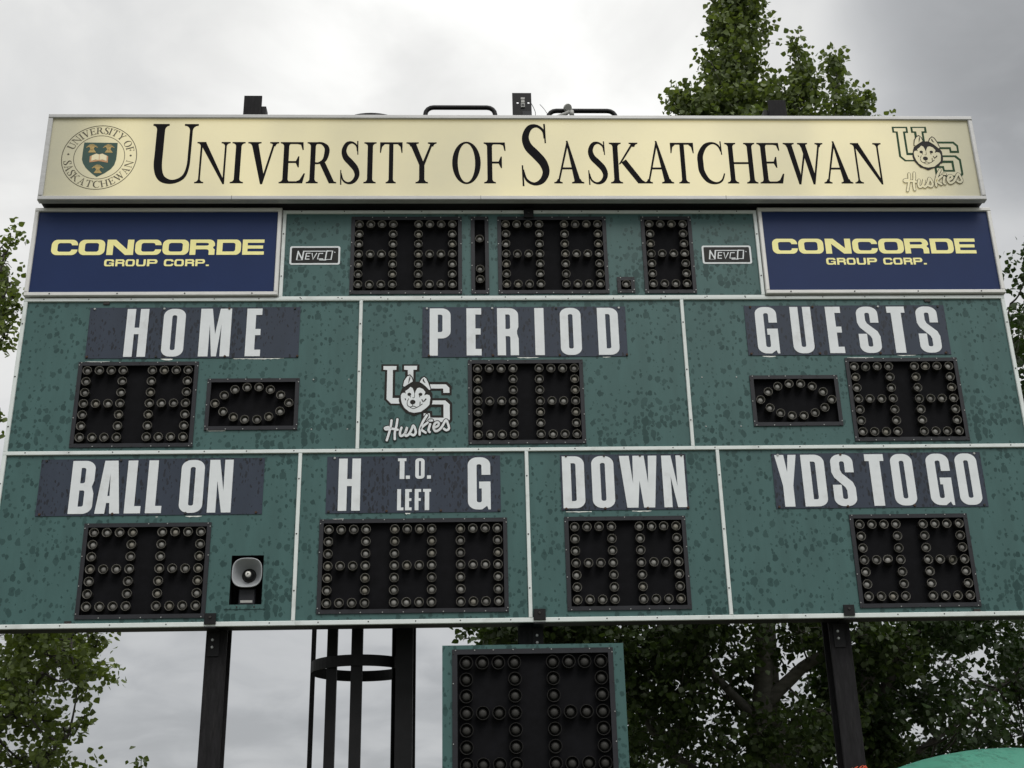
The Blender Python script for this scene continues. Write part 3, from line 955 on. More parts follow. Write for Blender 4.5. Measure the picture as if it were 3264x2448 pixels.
s_guests = panel_section('green scoreboard section captioned GUESTS with an oval of lamps and two digits', 1.6135, XR, MIDZ, TOPZ,
              [(2.205, 3.075, 4.106, 4.632, [(x + 5.243, z) for x, z in POSS]), (3.170, 4.290, 3.945, 4.812, std(3.252, .598, 4.716), .05)],
              (2.22, 4.247, 4.848, 5.388, [([('G', 2.322, 2.537), ('U', 2.677, 2.886), ('E', 3.035, 3.186), ('S', 3.343, 3.560), ('T', 3.656, 3.838), ('S', 3.948, 4.163)], 4.866, 5.372)]),
              [(1.6135, XR, TOPZ - TT, TOPZ), (1.6135, XR, 3.868, 3.905), (XR - .037, XR, 3.905, TOPZ - TT)],
              [(2.36, 2.49, 4.828, 4.842), (3.70, 3.89, 4.834, 4.845), (3.2, 3.46, 4.814, 4.821)], [(4.09, 5.437)], 23)
face_screws(s_home, [(-2.03, 4.62), (-1.69, 4.62), (-2.03, 4.11), (-1.69, 4.11)])
face_screws(s_guests, [(1.74, 4.62), (2.08, 4.62), (1.74, 4.11), (2.08, 4.11)])
BT = .042
s_ball = panel_section('green scoreboard section captioned BALL ON with a horn opening beside its digits', XL, -2.105, BOTZ, MIDZ - .018,
              [(-4.056, -2.905, 2.326, 3.206, std(-3.960, .617, 3.115, col=.1165))],
              (-4.515, -2.452, 3.28, 3.828, [([('B', -4.222, -4.007), ('A', -3.980, -3.755), ('L', -3.713, -3.565), ('L', -3.521, -3.375), ('O', -3.217, -3.003), ('N', -2.957, -2.740)], 3.298, 3.810)]),
              [(XL, -2.105, BOTZ, BOTZ + BT), (XL, XL + .037, BOTZ + BT, 3.868), (-2.139, -2.105, BOTZ + BT, 3.868)],
              [(-3.15, -3.0, 3.258, 3.270), (-3.42, -3.40, 3.258, 3.266)], [(-4.11, 2.30)], 24, [(-2.702, -2.412, 2.442, 2.893)])
panel_section('green scoreboard section captioned H T.O. LEFT G with three digits', -2.105, .022, BOTZ, MIDZ - .018,
              [(-1.918, -.190, 2.345, 3.222, std(-1.830, .6035, 3.119, 3))],
              (-1.868, -.245, 3.28, 3.832, [([('H', -1.757, -1.553)], 3.302, 3.811), ([('T', -1.206, -1.127), ('.', -1.131, -1.093), ('O', -1.043, -.956), ('.', -.933, -.896)], 3.606, 3.809),
                                            ([('L', -1.209, -1.150), ('E', -1.135, -1.074), ('F', -1.046, -.987), ('T', -.969, -.895)], 3.301, 3.506), ([('G', -.551, -.339)], 3.302, 3.813)]),
              [(-2.105, .022, BOTZ, BOTZ + BT), (-.012, .022, BOTZ + BT, 3.868)], [(-1.135, -1.085, 3.262, 3.278), (-1.80, -1.70, 3.222, 3.228)], [], 25)
panel_section('green scoreboard section captioned DOWN with two digits', .022, 1.842, BOTZ, MIDZ - .018,
              [(.340, 1.472, 2.345, 3.222, std(.434, .602, 3.121))],
              (.322, 1.520, 3.285, 3.832, [([('D', .339, .546), ('O', .616, .826), ('W', .883, 1.240), ('N', 1.285, 1.499)], 3.305, 3.815)]),
              [(.022, 1.842, BOTZ, BOTZ + BT), (1.809, 1.842, BOTZ + BT, 3.868)], [(.36, .60, 3.262, 3.276), (.98, 1.16, 3.264, 3.276)], [], 26)
panel_section('green scoreboard section captioned YDS TO GO with two digits of loose lamps', 1.842, XR, BOTZ, MIDZ - .018,
              [(3.015, 4.137, 2.335, 3.216, std(3.104, .598, 3.116), .12)],
              (2.34, 4.362, 3.282, 3.826, [([('Y', 2.369, 2.575), ('D', 2.618, 2.838), ('S', 2.900, 3.115), ('T', 3.233, 3.415), ('O', 3.478, 3.689), ('G', 3.822, 4.043), ('O', 4.103, 4.314)], 3.299, 3.811)]),
              [(1.842, XR, BOTZ, BOTZ + BT), (XR - .037, XR, BOTZ + BT, 3.868)], [], [(4.09, 2.30)], 27)


# ---- horn loudspeaker in the BALL ON section
def superell(cx, cz, y, r, p=2.6, n=32):
    out = []
    for j in range(n):
        a = 2 * math.pi * j / n
        c, s_ = math.cos(a), math.sin(a)
        out.append((cx + r * math.copysign(abs(c) ** (2 / p), c), y, cz + r * math.copysign(abs(s_) ** (2 / p), s_)))
    return out


# opening frame and dark cavity belong to the cabinet
mb = MB()
x0, x1, z0, z1 = -2.702, -2.412, Z(2.442), Z(2.893)
mb.face([(x0, 0, z0), (x0, 0, z1), (x0, .18, z1), (x0, .18, z0)], 0); mb.face([(x1, 0, z0), (x1, .18, z0), (x1, .18, z1), (x1, 0, z1)], 0)
mb.face([(x0, 0, z1), (x1, 0, z1), (x1, .18, z1), (x0, .18, z1)], 0); mb.face([(x0, 0, z0), (x0, .18, z0), (x1, .18, z0), (x1, 0, z0)], 0)
mb.face([(x0, .18, z0), (x1, .18, z0), (x1, .18, z1), (x0, .18, z1)], 0)
part(mb, 'speaker_recess', 'recess', s_ball)
mb = MB()
mb.box(x0 - .04, x1 + .035, -.006, .001, z0 - .042, z0 - .002, 0)
mb.box(x1 + .002, x1 + .035, -.004, .001, z0 - .002, z1 + .012, 0)
mb.disc(-2.63, z0 - .022, -.010, -.006, .008, 8, 1); mb.disc(-2.475, z0 - .022, -.010, -.006, .008, 8, 1)
part(mb, 'recess_flange', ['green', 'screw_dark'], s_ball)
t = thing('horn_loudspeaker', 'grey horn loudspeaker inside the square opening beside the BALL ON digits', 'loudspeaker', (-2.557, .09, Z(2.45)))
hx_, hz_ = -2.557, Z(2.735)
mb = MB()
prof = [(.118, .120, 2.2, 0), (.129, .035, 2.6, 0), (.136, .004, 2.9, 0), (.136, -.002, 2.9, 0), (.128, -.002, 2.9, 0), (.122, .02, 2.7, 0), (.104, .075, 2.4, 0), (.080, .115, 2.2, 0), (.066, .130, 2.0, 0)]
mb.rings([superell(hx_, hz_, y, r_, p) for r_, y, p, _ in prof], 0, True)
part(mb, 'bell', 'grey_horn', t)
mb = MB()
mb.rings([superell(hx_, hz_, y, r_, 2) for r_, y in ((.068, .128), (.060, .155), (.040, .150), (.030, .10), (.026, .075))], 0, True)
part(mb, 'throat', 'horn_dark', t)
mb = MB()
mb.rings([superell(hx_, hz_, y, r_, 2) for r_, y in ((.026, .076), (.0265, .060), (.023, .053), (.010, .050))], 0, True, False, True)
mb.rings([superell(hx_, hz_, y, r_, 2, 12) for r_, y in ((.007, .050), (.006, .047))], 1, True, False, True)
part(mb, 'tip', ['horn_tip', 'screw_dark'], t)
mb = MB()
mb.bbox(-2.632, -2.482, .055, .16, Z(2.447), Z(2.60), 0, .01)
part(mb, 'driver_case', 'bezel', t)
mb = MB()
mb.box(-2.612, -2.502, .051, .056, Z(2.470), Z(2.492), 0)
part(mb, 'name_tag', 'grey_plastic', t)


# ---- dog-and-letters emblem, drawn in the units of its own artwork
def emblem(parent, fx, y, outline, fill, dog_black, word_edge, we=78, wi=44):
    mb = MB()
    T = lambda pl: [([fx(*p) for p in o], [[fx(*p) for p in h] for h in hs]) for o, hs in pl]
    P = lambda *pts: (list(pts), [])
    U1 = P((145, 125), (475, 125), (475, 265), (410, 265), (408, 715), (560, 715), (560, 905), (310, 905), (205, 800), (215, 260), (145, 260))
    U2 = P((540, 125), (872, 125), (872, 262), (800, 265), (800, 490), (600, 490), (600, 262), (540, 262))
    S1 = P((1020, 460), (1400, 460), (1485, 545), (1480, 715), (1285, 715), (1282, 630), (1020, 630))
    S2 = P((1050, 770), (1400, 770), (1490, 860), (1490, 1190), (1440, 1250), (960, 1250), (905, 1200), (905, 1010), (1110, 1010), (1115, 1095), (1280, 1095), (1280, 940), (1050, 940))
    mb.plate(T([U1, U2, S1, S2]), y - .0015, .0015, 0)
    u1 = P((185, 160), (435, 160), (432, 230), (365, 235), (362, 770), (520, 772), (520, 875), (335, 875), (250, 790), (258, 235), (185, 230))
    u2 = P((580, 155), (828, 155), (822, 228), (755, 232), (755, 470), (650, 470), (650, 235), (580, 228))
    s1 = P((1040, 510), (1375, 510), (1440, 575), (1440, 670), (1325, 670), (1322, 588), (1040, 588))
    s2 = P((1080, 816), (1360, 815), (1443, 890), (1443, 1170), (1400, 1222), (1000, 1222), (950, 1170), (952, 1058), (1065, 1058), (1075, 1140), (1325, 1140), (1325, 890), (1080, 888))
    mb.plate(T([u1, u2, s1, s2]), y - .003, .0012, 1)
    # dog head
    head = [(515, 660), (545, 585), (640, 525), (745, 465), (850, 458), (950, 520), (1070, 605), (1118, 690), (1118, 850), (1085, 950), (1045, 960), (1010, 1010),
            (880, 1065), (765, 1110), (650, 1055), (615, 1050), (545, 965), (500, 900), (480, 800)]
    mb.plate(T([(head, [])]), y - .0045, .0012, 2)
    mb.plate(T([P((540, 560), (565, 430), (630, 340), (690, 318), (745, 375), (768, 470), (650, 545)), P((855, 475), (895, 395), (960, 345), (1015, 385), (1065, 490), (1098, 610), (1060, 640), (960, 540))]), y - .0055, .001, 2)
    mb.plate(T([P((560, 545), (585, 440), (640, 362), (688, 342), (725, 385), (745, 455), (640, 520), (590, 555)), P((878, 468), (912, 408), (960, 370), (1000, 402), (1045, 500), (1080, 605), (1058, 620), (985, 545), (930, 500))]), y - .0067, .001, 3)
    face = [(520, 720), (545, 680), (590, 672), (612, 692), (604, 640), (660, 602), (700, 560), (742, 582), (765, 640), (778, 705), (800, 640), (830, 585), (880, 575),
            (940, 602), (985, 660), (962, 722), (1010, 705), (1062, 718), (1080, 770), (1068, 840), (1058, 900), (1010, 950), (900, 1030), (770, 1050), (680, 1030), (590, 960), (545, 880), (522, 800)]
    mb.plate(T([(face, [])]), y - .0067, .001, 3)
    mk = [(arc(680, 702, 36, 30, 0, 340, 17), []), (arc(892, 702, 36, 30, 0, 340, 17), []), (arc(745, 848, 52, 44, 0, 340, 17), []),
          P((695, 345), (700, 400), (672, 480), (660, 495), (672, 410)), P((950, 400), (965, 450), (990, 490), (950, 470), (930, 430))]
    mk += stroke([(745, 885), (742, 925)], 12, curve=False) + stroke([(640, 850), (645, 905), (690, 940), (760, 925), (830, 945), (930, 880)], 12)
    mk += stroke([(690, 945), (760, 972), (830, 945)], 10) + stroke([(640, 840), (670, 780)], 12) + stroke([(780, 700), (775, 760), (740, 768)], 10)
    mk += stroke([(600, 780), (612, 812)], 18, curve=False) + stroke([(915, 795), (945, 850)], 18, curve=False) + stroke([(955, 835), (1000, 785)], 22, curve=False) + stroke([(885, 840), (880, 910)], 14, curve=False)
    mk += stroke([(690, 725), (705, 760)], 14, curve=False) + stroke([(870, 730), (880, 760)], 14, curve=False)
    mb.plate(T(mk), y - .0078, .0006, 2)
    # script word
    ws = [[(348, 1195), (335, 1300), (300, 1440), (262, 1560)], [(458, 1175), (440, 1300), (412, 1420), (412, 1540)], [(285, 1318), (228, 1335), (250, 1362), (350, 1348), (465, 1368)],
          [(535, 1330), (508, 1420), (520, 1480), (575, 1462), (620, 1400), (640, 1320), (606, 1430), (622, 1480), (672, 1450), (720, 1370), (755, 1290), (790, 1350), (802, 1420), (765, 1468), (715, 1450)],
          [(1010, 1100), (930, 1230), (882, 1360), (875, 1455)], [(1025, 1235), (905, 1345), (985, 1420)], [(1072, 1265), (1042, 1370), (1062, 1408)], [(1062, 1196), (1106, 1196)],
          [(1150, 1330), (1225, 1290), (1228, 1235), (1170, 1242), (1135, 1325), (1170, 1392), (1240, 1368), (1300, 1300), (1370, 1190), (1410, 1270), (1424, 1345), (1375, 1375), (1330, 1348)]]
    o_, i_ = [], []
    for q in ws:
        o_ += stroke([(x, y_) for x, y_ in q], we, cap=True); i_ += stroke([(x, y_) for x, y_ in q], wi, cap=True)
    mb.plate(T(o_), y - .0085, 0, 4 if word_edge else 2)
    mb.plate(T(i_), y - .0100, 0, 3)
    return part(mb, 'emblem', [outline, fill, dog_black, fill, dog_black], parent)


emblem(s_period, lambda x, y: (.000507 * x + .000004 * y - 1.454093, Z(-.000004 * x - .000546 * y + 4.844301)), 0.0, 'logo_black', 'white_letter', 'logo_black', True)

# ------------------------------------------------------------------ blue sponsor signs
CW = [('C', -4.678, -4.419), ('O', -4.409, -4.151), ('N', -4.131, -3.868), ('C', -3.852, -3.594), ('O', -3.582, -3.322), ('R', -3.311, -3.064), ('D', -3.044, -2.804), ('E', -2.789, -2.574)]
GW = [('G', -4.142, -4.045), ('R', -4.031, -3.942), ('O', -3.932, -3.841), ('U', -3.828, -3.734), ('P', -3.721, -3.618), ('C', -3.555, -3.461), ('O', -3.452, -3.358), ('R', -3.345, -3.256), ('P', -3.245, -3.150), ('.', -3.140, -3.110)]


def sponsor_sign(x0, x1, z0, z1, dx, label):
    t = thing('sponsor_sign', label, 'sign', ((x0 + x1) / 2, 0, Z(z0)), 'blue sponsor signs')
    a, b_ = Z(z0), Z(z1)
    w_ = .040
    mb = MB()
    f = -.05
    for k, (p, q, r_, s_) in enumerate(((x0, x1, b_ - w_, b_), (x0, x1, a, a + w_), (x0, x0 + w_, a + w_, b_ - w_), (x1 - w_, x1, a + w_, b_ - w_))):
        mb.bbox(p, q, f + (.0012 if k > 1 else 0), .012, r_, s_, 0, .006)
    for i in range(4):
        mb.disc(x0 + .25 + (x1 - x0 - .5) * i / 3, a + w_ * .5, f - .005, f, .008, 6, 1)
    part(mb, 'frame', ['alu_white', 'screw_dark'], t)
    mb = MB()
    mb.box(x0 + .004, x1 - .004, .0125, .18, a + .004, b_ - .004, 0)
    part(mb, 'case', 'black_steel', t)
    mb = MB()
    mb.box(x0 + w_ - .004, x1 - w_ + .004, -.026, -.005, a + w_ - .004, b_ - w_ + .004, 0)
    p = part(mb, 'face_panel', 'navy', t)
    mb = MB()
    words(mb, [(c, u + dx, v + dx) for c, u, v in CW], Z(5.962), Z(6.134), -.0285, WIDE, 0, .0024)
    words(mb, [(c, u + dx, v + dx) for c, u, v in GW], Z(5.836), Z(5.913), -.0285, WIDE, 0, .0024)
    part(mb, 'lettering', 'yellow', p)
    return t


sponsor_sign(-4.882, -2.412, 5.505, 6.490, 0.0, 'navy CONCORDE sign to the left of the clock digits')
sponsor_sign(2.452, 4.892, 5.505, 6.490, 7.248, 'navy CONCORDE sign to the right of the clock digits')

# ------------------------------------------------------------------ title sign
t = thing('title_sign', 'long cream light box reading University of Saskatchewan in a grey metal frame', 'sign', (0, 0, Z(6.495)))
X0, X1, Z0, Z1 = -4.822, 4.803, Z(6.495), Z(7.508)
mb = MB()
w_ = .048
for k, (p, q, r_, s_) in enumerate(((X0, X1, Z1 - w_, Z1), (X0, X1, Z0, Z0 + w_), (X0, X0 + w_, Z0 + w_, Z1 - w_), (X1 - w_, X1, Z0 + w_, Z1 - w_))):
    mb.bbox(p, q, -.200 + (.0012 if k > 1 else 0), -.12, r_, s_, 0, .008)
for xs0 in (-2.9, -.4, 2.1):
    mb.box(xs0, xs0 + .004, -.2008, -.1995, Z0 + .002, Z0 + w_ - .002, 1)
part(mb, 'frame', ['alu', 'screw_dark'], t)
mb = MB()
mb.box(X0 + .012, X1 - .012, -.1195, .12, Z0 + .012, Z1 - .012, 0)
part(mb, 'case', 'black_steel', t)
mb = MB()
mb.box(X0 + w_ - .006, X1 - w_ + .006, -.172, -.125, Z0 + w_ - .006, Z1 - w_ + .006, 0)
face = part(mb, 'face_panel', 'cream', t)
mb = MB()
FY = -.1735
for ch, a, b_ in [('N', -3.290, -2.952), ('I', -2.934, -2.801), ('V', -2.777, -2.459), ('E', -2.443, -2.181), ('R', -2.166, -1.862), ('S', -1.834, -1.631), ('I', -1.588, -1.463),
                  ('T', -1.436, -1.186), ('Y', -1.156, -.846), ('O', -.689, -.391), ('F', -.361, -.133), ('A', .352, .666), ('S', .700, .908), ('K', .940, 1.300), ('A', 1.280, 1.590),
                  ('T', 1.563, 1.826), ('C', 1.846, 2.120), ('H', 2.143, 2.458), ('E', 2.481, 2.738), ('W', 2.759, 3.177), ('A', 3.142, 3.449), ('N', 3.468, 3.794)]:
    mb.plate(fit_serif(ch, a, b_, Z(6.699), Z(7.187)), FY, .0015)
mb.plate(fit_serif('U', -3.754, -3.289, Z(6.700), Z(7.403)), FY, .0015)
mb.plate(fit_serif('S', .014, .308, Z(6.690), Z(7.393)), FY, .0015)
part(mb, 'lettering', 'ink', face)


# round crest on the left
def crest(parent):
    mb = MB()
    fx = lambda x, y: (.000493 * x + .000059 * y - 4.776605, Z(.000001 * x - .000582 * y + 7.494773))
    cx_, cz_ = fx(933, 845)
    for r_, wd in ((.379, .0075), (.258, .006)):
        mb.plate([(arc(cx_, cz_, r_, r_, 0, 355, 71), [arc(cx_, cz_, r_ - wd, r_ - wd, 0, 355, 71)])], FY, .0012, 0)

    def ring(text, a0, a1, flip, gaps):
        ws_ = [serif_glyph(c)[1] if c != ' ' else gaps for c in text]
        tot = sum(ws_); pos = 0
        r_in, r_out = .272, .362
        for c, wd in zip(text, ws_):
            am = a0 + (a1 - a0) * (pos + wd / 2) / tot
            pos += wd
            if c == ' ':
                continue
            lw = abs(R(a1 - a0)) * .318 * wd / tot * .92
            polys, W_ = serif_glyph(c)
            ca, sa = math.cos(R(am)), math.sin(R(am))

            def f(q):
                u = (q[0] / W_ - .5) * lw
                v = q[1] / CH * .078
                if not flip:
                    rad = r_in + .006 + v
                    return (cx_ + rad * ca + u * sa, cz_ + rad * sa - u * ca)
                rad = r_out - .006 - v
                return (cx_ + rad * ca - u * sa, cz_ + rad * sa + u * ca)
            mb.plate([([f(q) for q in o], [[f(q) for q in h] for h in hs]) for o, hs in polys], FY, .001, 0)
    ring('UNIVERSITY OF', 162, 12, False, 90)
    ring('SASKATCHEWAN', 187, 353, True, 60)
    for q in ((305, 785), (1575, 812)):
        c = fx(*q)
        mb.plate([(arc(*c, .011, .011, 0, 330, 11), [])], FY, .001, 0)
    sh = [(630, 545), (1312, 553), (1296, 760), (1280, 890), (1240, 1000), (1170, 1085), (1040, 1170), (880, 1245), (770, 1165), (660, 1060), (605, 970), (583, 890), (600, 740)]
    mb.plate([([fx(*p) for p in sh], [])], FY, .001, 1)
    for (sx_, sy_) in ((790, 672), (1130, 676), (905, 1090)):
        q = []
        for k in range(-4, 5):
            q += stroke([(*fx(sx_ + k * 5, sy_ + 30), .006), (*fx(sx_ + k * 14, sy_ - 40), .006), (*fx(sx_ + k * 29, sy_ - 95 + abs(k) * abs(k) * 4.4), .010)], n=4)
        for k in range(-3, 4):
            q += stroke([(*fx(sx_ + k * 6, sy_ + 10), .010), (*fx(sx_ + k * 24, sy_ + 78), .011)], curve=False)
        mb.plate(q, FY - .0012, 0, 2)
    y2 = FY - .0016
    mb.plate([([fx(*p) for p in ((745, 830), (870, 772), (930, 790), (1000, 772), (1118, 830), (1108, 958), (925, 925), (735, 952))], [])], y2, .001, 4)
    mb.plate([([fx(*p) for p in ((785, 815), (875, 778), (932, 790), (925, 905), (860, 895), (775, 922))], []), ([fx(*p) for p in ((945, 790), (1000, 778), (1090, 818), (1082, 925), (1000, 895), (938, 905))], [])], y2 - .0012, .001, 3)
    return part(mb, 'crest', ['seal_ink', 'seal_green', 'gold', 'book', 'book_edge'], parent)


crest(face)
# the emblem again on the cream face, outlined in green with the cream showing through
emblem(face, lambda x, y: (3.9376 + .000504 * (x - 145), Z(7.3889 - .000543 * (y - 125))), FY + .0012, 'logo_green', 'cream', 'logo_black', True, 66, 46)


# ------------------------------------------------------------------ delay clock hung on the middle post
t = thing('play_clock', 'green two-digit clock hung low on the middle post under the board', 'clock', (.02, 0, Z(.865)))
part(cabinet_body(-.790, .828, .868, 2.050, [(-.68, .71, .93, 1.99)], .19), 'cabinet', ['green', 'green_plain'], t)
digit_panel(t, -.702, .732, .905, 2.012, digit_spots(-.578, 1.890, .1425, .1450) + digit_spots(.190, 1.890, .1425, .1450), LAMPD, .045)


# ------------------------------------------------------------------ posts
def h_beam(x0, x1, y0, y1, z0, z1, fl=.022):
    mb = MB()
    xm = (x0 + x1) / 2
    mb.bbox(x0, x1, y0, y0 + fl, z0, z1, 0, .004)
    mb.box(x0, x1, y1 - fl, y1, z0, z1)
    mb.box(xm - .012, xm + .012, y0 + fl + .0005, y1 - fl - .0005, z0, z1)
    return mb


def post(x0, x1, label, top, cx0, cx1, splice):
    t = thing('steel_post', label, 'post', ((x0 + x1) / 2, .31, 0), 'black posts carrying the scoreboard')
    part(h_beam(x0, x1, .205, .43, -.3, Z(top)), 'column', 'post', t)
    mb = MB()
    mb.bbox(cx0, cx1, -.036, -.0225, Z(2.262), Z(2.362), 0, .003)
    mb.box(cx0, cx1, -.0225, .2045, Z(2.232), Z(2.2435), 0)
    mb.disc((cx0 + cx1) / 2, Z(2.325), -.045, -.036, .013, 8, 1)
    part(mb, 'clamp_plate', ['black_steel', 'screw_dark'], t)
    mb = MB()
    mb.box(splice[0], splice[1], .192, .2045, Z(2.02), Z(2.235), 0)
    for z in (2.10, 2.165):
        mb.disc((splice[0] + splice[1]) / 2 - .01, Z(z), .180, .192, .014, 8, 1)
    part(mb, 'splice_plate', ['black_steel', 'screw_light'], t)
    return t


pl = post(-2.925, -2.735, 'black steel post under the BALL ON section', 8.02, -2.905, -2.802, (-2.905, -2.80))
mb = MB(); mb.box(-2.733, -2.69, .24, .36, Z(7.2), Z(7.905)); part(mb, 'side_bracket', 'black_steel', pl)
pc = post(-.095, .130, 'black steel post holding the low two-digit clock', 7.60, .030, .140, (.03, .128))
pr = post(2.765, 2.960, 'black steel post under the YDS TO GO section', 7.985, 2.852, 2.952, (2.80, 2.90))
mb = MB(); mb.box(2.715, 2.763, .24, .36, Z(7.2), Z(7.875)); part(mb, 'side_bracket', 'black_steel', pr)
# top plate of the middle post, pierced by two holes
mb = MB()
a, b_, c, d = -.035, .172, Z(7.50), Z(8.06)
holes = [arc(.022, Z(7.935), .014, .014, 0, 330, 11), arc(.140, Z(7.935), .014, .014, 0, 330, 11)]
mb.plate([([(a, c), (b_, c), (b_, d), (a, d)], holes)], .20, .012, 0)
part(mb, 'head_plate', 'black_steel', pc)
mb = MB()
for z0_, z1_, w2 in ((7.965, 7.995, .022), (7.925, 7.96, .020), (7.87, 7.92, .022)):
    mb.bbox(.078 - w2, .078 + w2, .185, .1995, Z(z0_), Z(z1_), 0, .003)
mb.box(.063, .093, .183, .1849, Z(7.885), Z(7.905), 1)
mb.box(.07, .172, .19, .1995, Z(7.76), Z(7.82), 1)
part(mb, 'junction_box', ['grey_plastic', 'bezel'], pc)
mb = MB()
mb.bbox(.042, .142, -.036, -.0225, Z(6.382), Z(6.462), 0, .003)
mb.box(.042, .142, -.0225, .2045, Z(6.476), Z(6.486), 0)
mb.box(.042, .142, -.0365, -.0225, Z(6.46), Z(6.486), 0)
mb.disc(.092, Z(6.43), -.045, -.036, .011, 8, 1)
part(mb, 'upper_clamp', ['black_steel', 'screw_dark'], pc)


# ------------------------------------------------------------------ ladder with its safety cage, behind the board
t = thing('caged_ladder', 'tall black ladder in a round safety cage behind the board', 'ladder', (-1.6, 1.0, 0))
CXL, CYL, RL = -1.59, 1.03, .475


def band(mb, cx_, cy_, r_, z0_, z1_, th=.012, a0=-200, a1=20, n=40):
    for i in range(n):
        A0, A1 = R(a0 + (a1 - a0) * i / n), R(a0 + (a1 - a0) * (i + 1) / n)
        for rr_ in (r_, r_ - th):
            p = [(cx_ + rr_ * math.cos(A0), cy_ + rr_ * math.sin(A0)), (cx_ + rr_ * math.cos(A1), cy_ + rr_ * math.sin(A1))]
            mb.face([(*p[0], z0_), (*p[1], z0_), (*p[1], z1_), (*p[0], z1_)], 0, True)
        q = [(cx_ + r_ * math.cos(A0), cy_ + r_ * math.sin(A0)), (cx_ + r_ * math.cos(A1), cy_ + r_ * math.sin(A1)),
             (cx_ + (r_ - th) * math.cos(A1), cy_ + (r_ - th) * math.sin(A1)), (cx_ + (r_ - th) * math.cos(A0), cy_ + (r_ - th) * math.sin(A0))]
        mb.face([(*v, z1_) for v in q], 0); mb.face([(*v, z0_) for v in q[::-1]], 0)


for z_ in (.62, 2.03, 3.5, 5.0, 6.5, 7.99):
    mb = MB()
    band(mb, CXL, CYL, RL, Z(z_) - .052, Z(z_) + .052, a0=-180, a1=180, n=56)
    part(mb, 'cage_hoop', 'black_steel', t)


def flat_bar(x, y, w_, th, ang):
    mb = MB()
    c, s_ = math.cos(R(ang)), math.sin(R(ang))
    pts = [(x + c * u - s_ * v, y + s_ * u + c * v) for u, v in ((-w_ / 2, -th / 2), (w_ / 2, -th / 2), (w_ / 2, th / 2), (-w_ / 2, th / 2))]
    lo = [(*p, Z(.45)) for p in pts]; hi = [(*p, Z(7.95)) for p in pts]
    mb.rings([lo, hi], 0, False, True, True)
    return mb


def angle_bar(x, y, w_, d_, th=.012):
    mb = MB()
    mb.box(x - w_ / 2, x + w_ / 2, y, y + th, Z(.45), Z(7.94))
    mb.box(x + w_ / 2 - th, x + w_ / 2, y + th + .0004, y + d_, Z(.45), Z(7.94))
    return mb


part(flat_bar(CXL - RL + .022, CYL - .06, .06, .014, 62), 'cage_bar', 'black_steel', t)
part(angle_bar(-1.835, .665, .095, .07), 'cage_bar', 'black_steel', t)
part(angle_bar(-1.595, .575, .105, .07), 'cage_bar', 'black_steel', t)
part(flat_bar(CXL + .30, CYL + .335, .055, .012, 48), 'cage_bar', 'black_steel', t)
mb = MB(); mb.box(-1.235, -1.075, .60, .70, 0, Z(7.7)); part(mb, 'stringer', 'black_steel', t)
mb = MB(); mb.box(-1.235, -1.075, 1.30, 1.40, 0, Z(7.7)); part(mb, 'stringer', 'black_steel', t)
for k in range(28):
    mb = MB()
    mb.tube([(-1.15, .70, .35 + k * .30), (-1.15, 1.30, .35 + k * .30)], .014, 8)
    part(mb, 'rung', 'black_steel', t)


# handrail hoops above the sign
def hoop(x0, x1, ztop, label):
    t = thing('handrail_hoop', label, 'handrail', ((x0 + x1) / 2, .5, Z(6.6)), 'black tube hoops above the cream sign')
    mb = MB()
    r_ = .09
    pts = [(x0, .5, Z(6.6)), (x0, .5, Z(7.2)), (x0, .5, Z(ztop) - r_)]
    pts += [(x0 + r_ - r_ * math.cos(R(a)), .5, Z(ztop) - r_ + r_ * math.sin(R(a))) for a in (22, 45, 68, 90)]
    pts += [(x1 - r_ + r_ * math.sin(R(a)), .5, Z(ztop) - r_ + r_ * math.cos(R(a))) for a in (0, 22, 45, 68, 90)]
    pts += [(x1, .5, Z(7.2)), (x1, .5, Z(6.6))]
    mb.tube(pts, .026, 12)
    part(mb, 'rail', 'black_steel', t)
    for x in (x0, x1):
        mb = MB(); mb.box(x - .05, x + .05, .195, .475, Z(6.7), Z(6.76)); mb.box(x - .05, x + .05, .475, .53, Z(6.69), Z(6.77))
        part(mb, 'foot_bracket', 'black_steel', t)
    return t


hoop(-.985, -.215, 8.075, 'black tube hoop above the sign, left of the middle post top')
hoop(.375, 1.125, 8.035, 'black tube hoop above the sign with a grey lamp clamped to it')

t = thing('clamp_lamp', 'small grey floodlight clamped to the hoop above the sign', 'lamp', (.585, .46, Z(7.95)))
mb = MB()
mb.tube([(.585, .462, Z(8.045)), (.590, .435, Z(8.035)), (.592, .41, Z(8.02))], [.045, .046, .038], 12); part(mb, 'head', 'grey_plastic', t)
mb = MB()
mb.tube([(.60, .45, Z(8.0)), (.57, .45, Z(7.965)), (.48, .45, Z(7.93)), (.42, .45, Z(7.90))], [.026, .024, .018, .014], 8); part(mb, 'arm', 'grey_plastic', t)
mb = MB()
mb.tube([(.625, .45, Z(8.0)), (.635, .45, Z(7.93))], [.03, .026], 8); part(mb, 'bracket', 'grey_plastic', t)

mb = MB()
mb.tube(spline([(.172, .21, Z(7.93)), (.20, .23, Z(7.88)), (.215, .24, Z(7.82)), (.20, .24, Z(7.74)), (.19, .24, Z(7.6))], 5), .004, 5)
tag(mb.build('loose_cable', 'cable', origin=(.2, .23, Z(7.6))), 'thin cable looping down from the pierced plate on the middle post', 'cable')
mb = MB()
mb.tube(spline([(.285, .5, Z(8.12)), (.33, .5, Z(8.06)), (.375, .5, Z(7.97)), (.40, .5, Z(7.86)), (.42, .5, Z(7.7))], 5), .0035, 5)
tag(mb.build('stray_wire', 'cable', origin=(.3, .5, Z(7.7))), 'thin wire sticking up in front of the hoop with the grey lamp', 'wire')


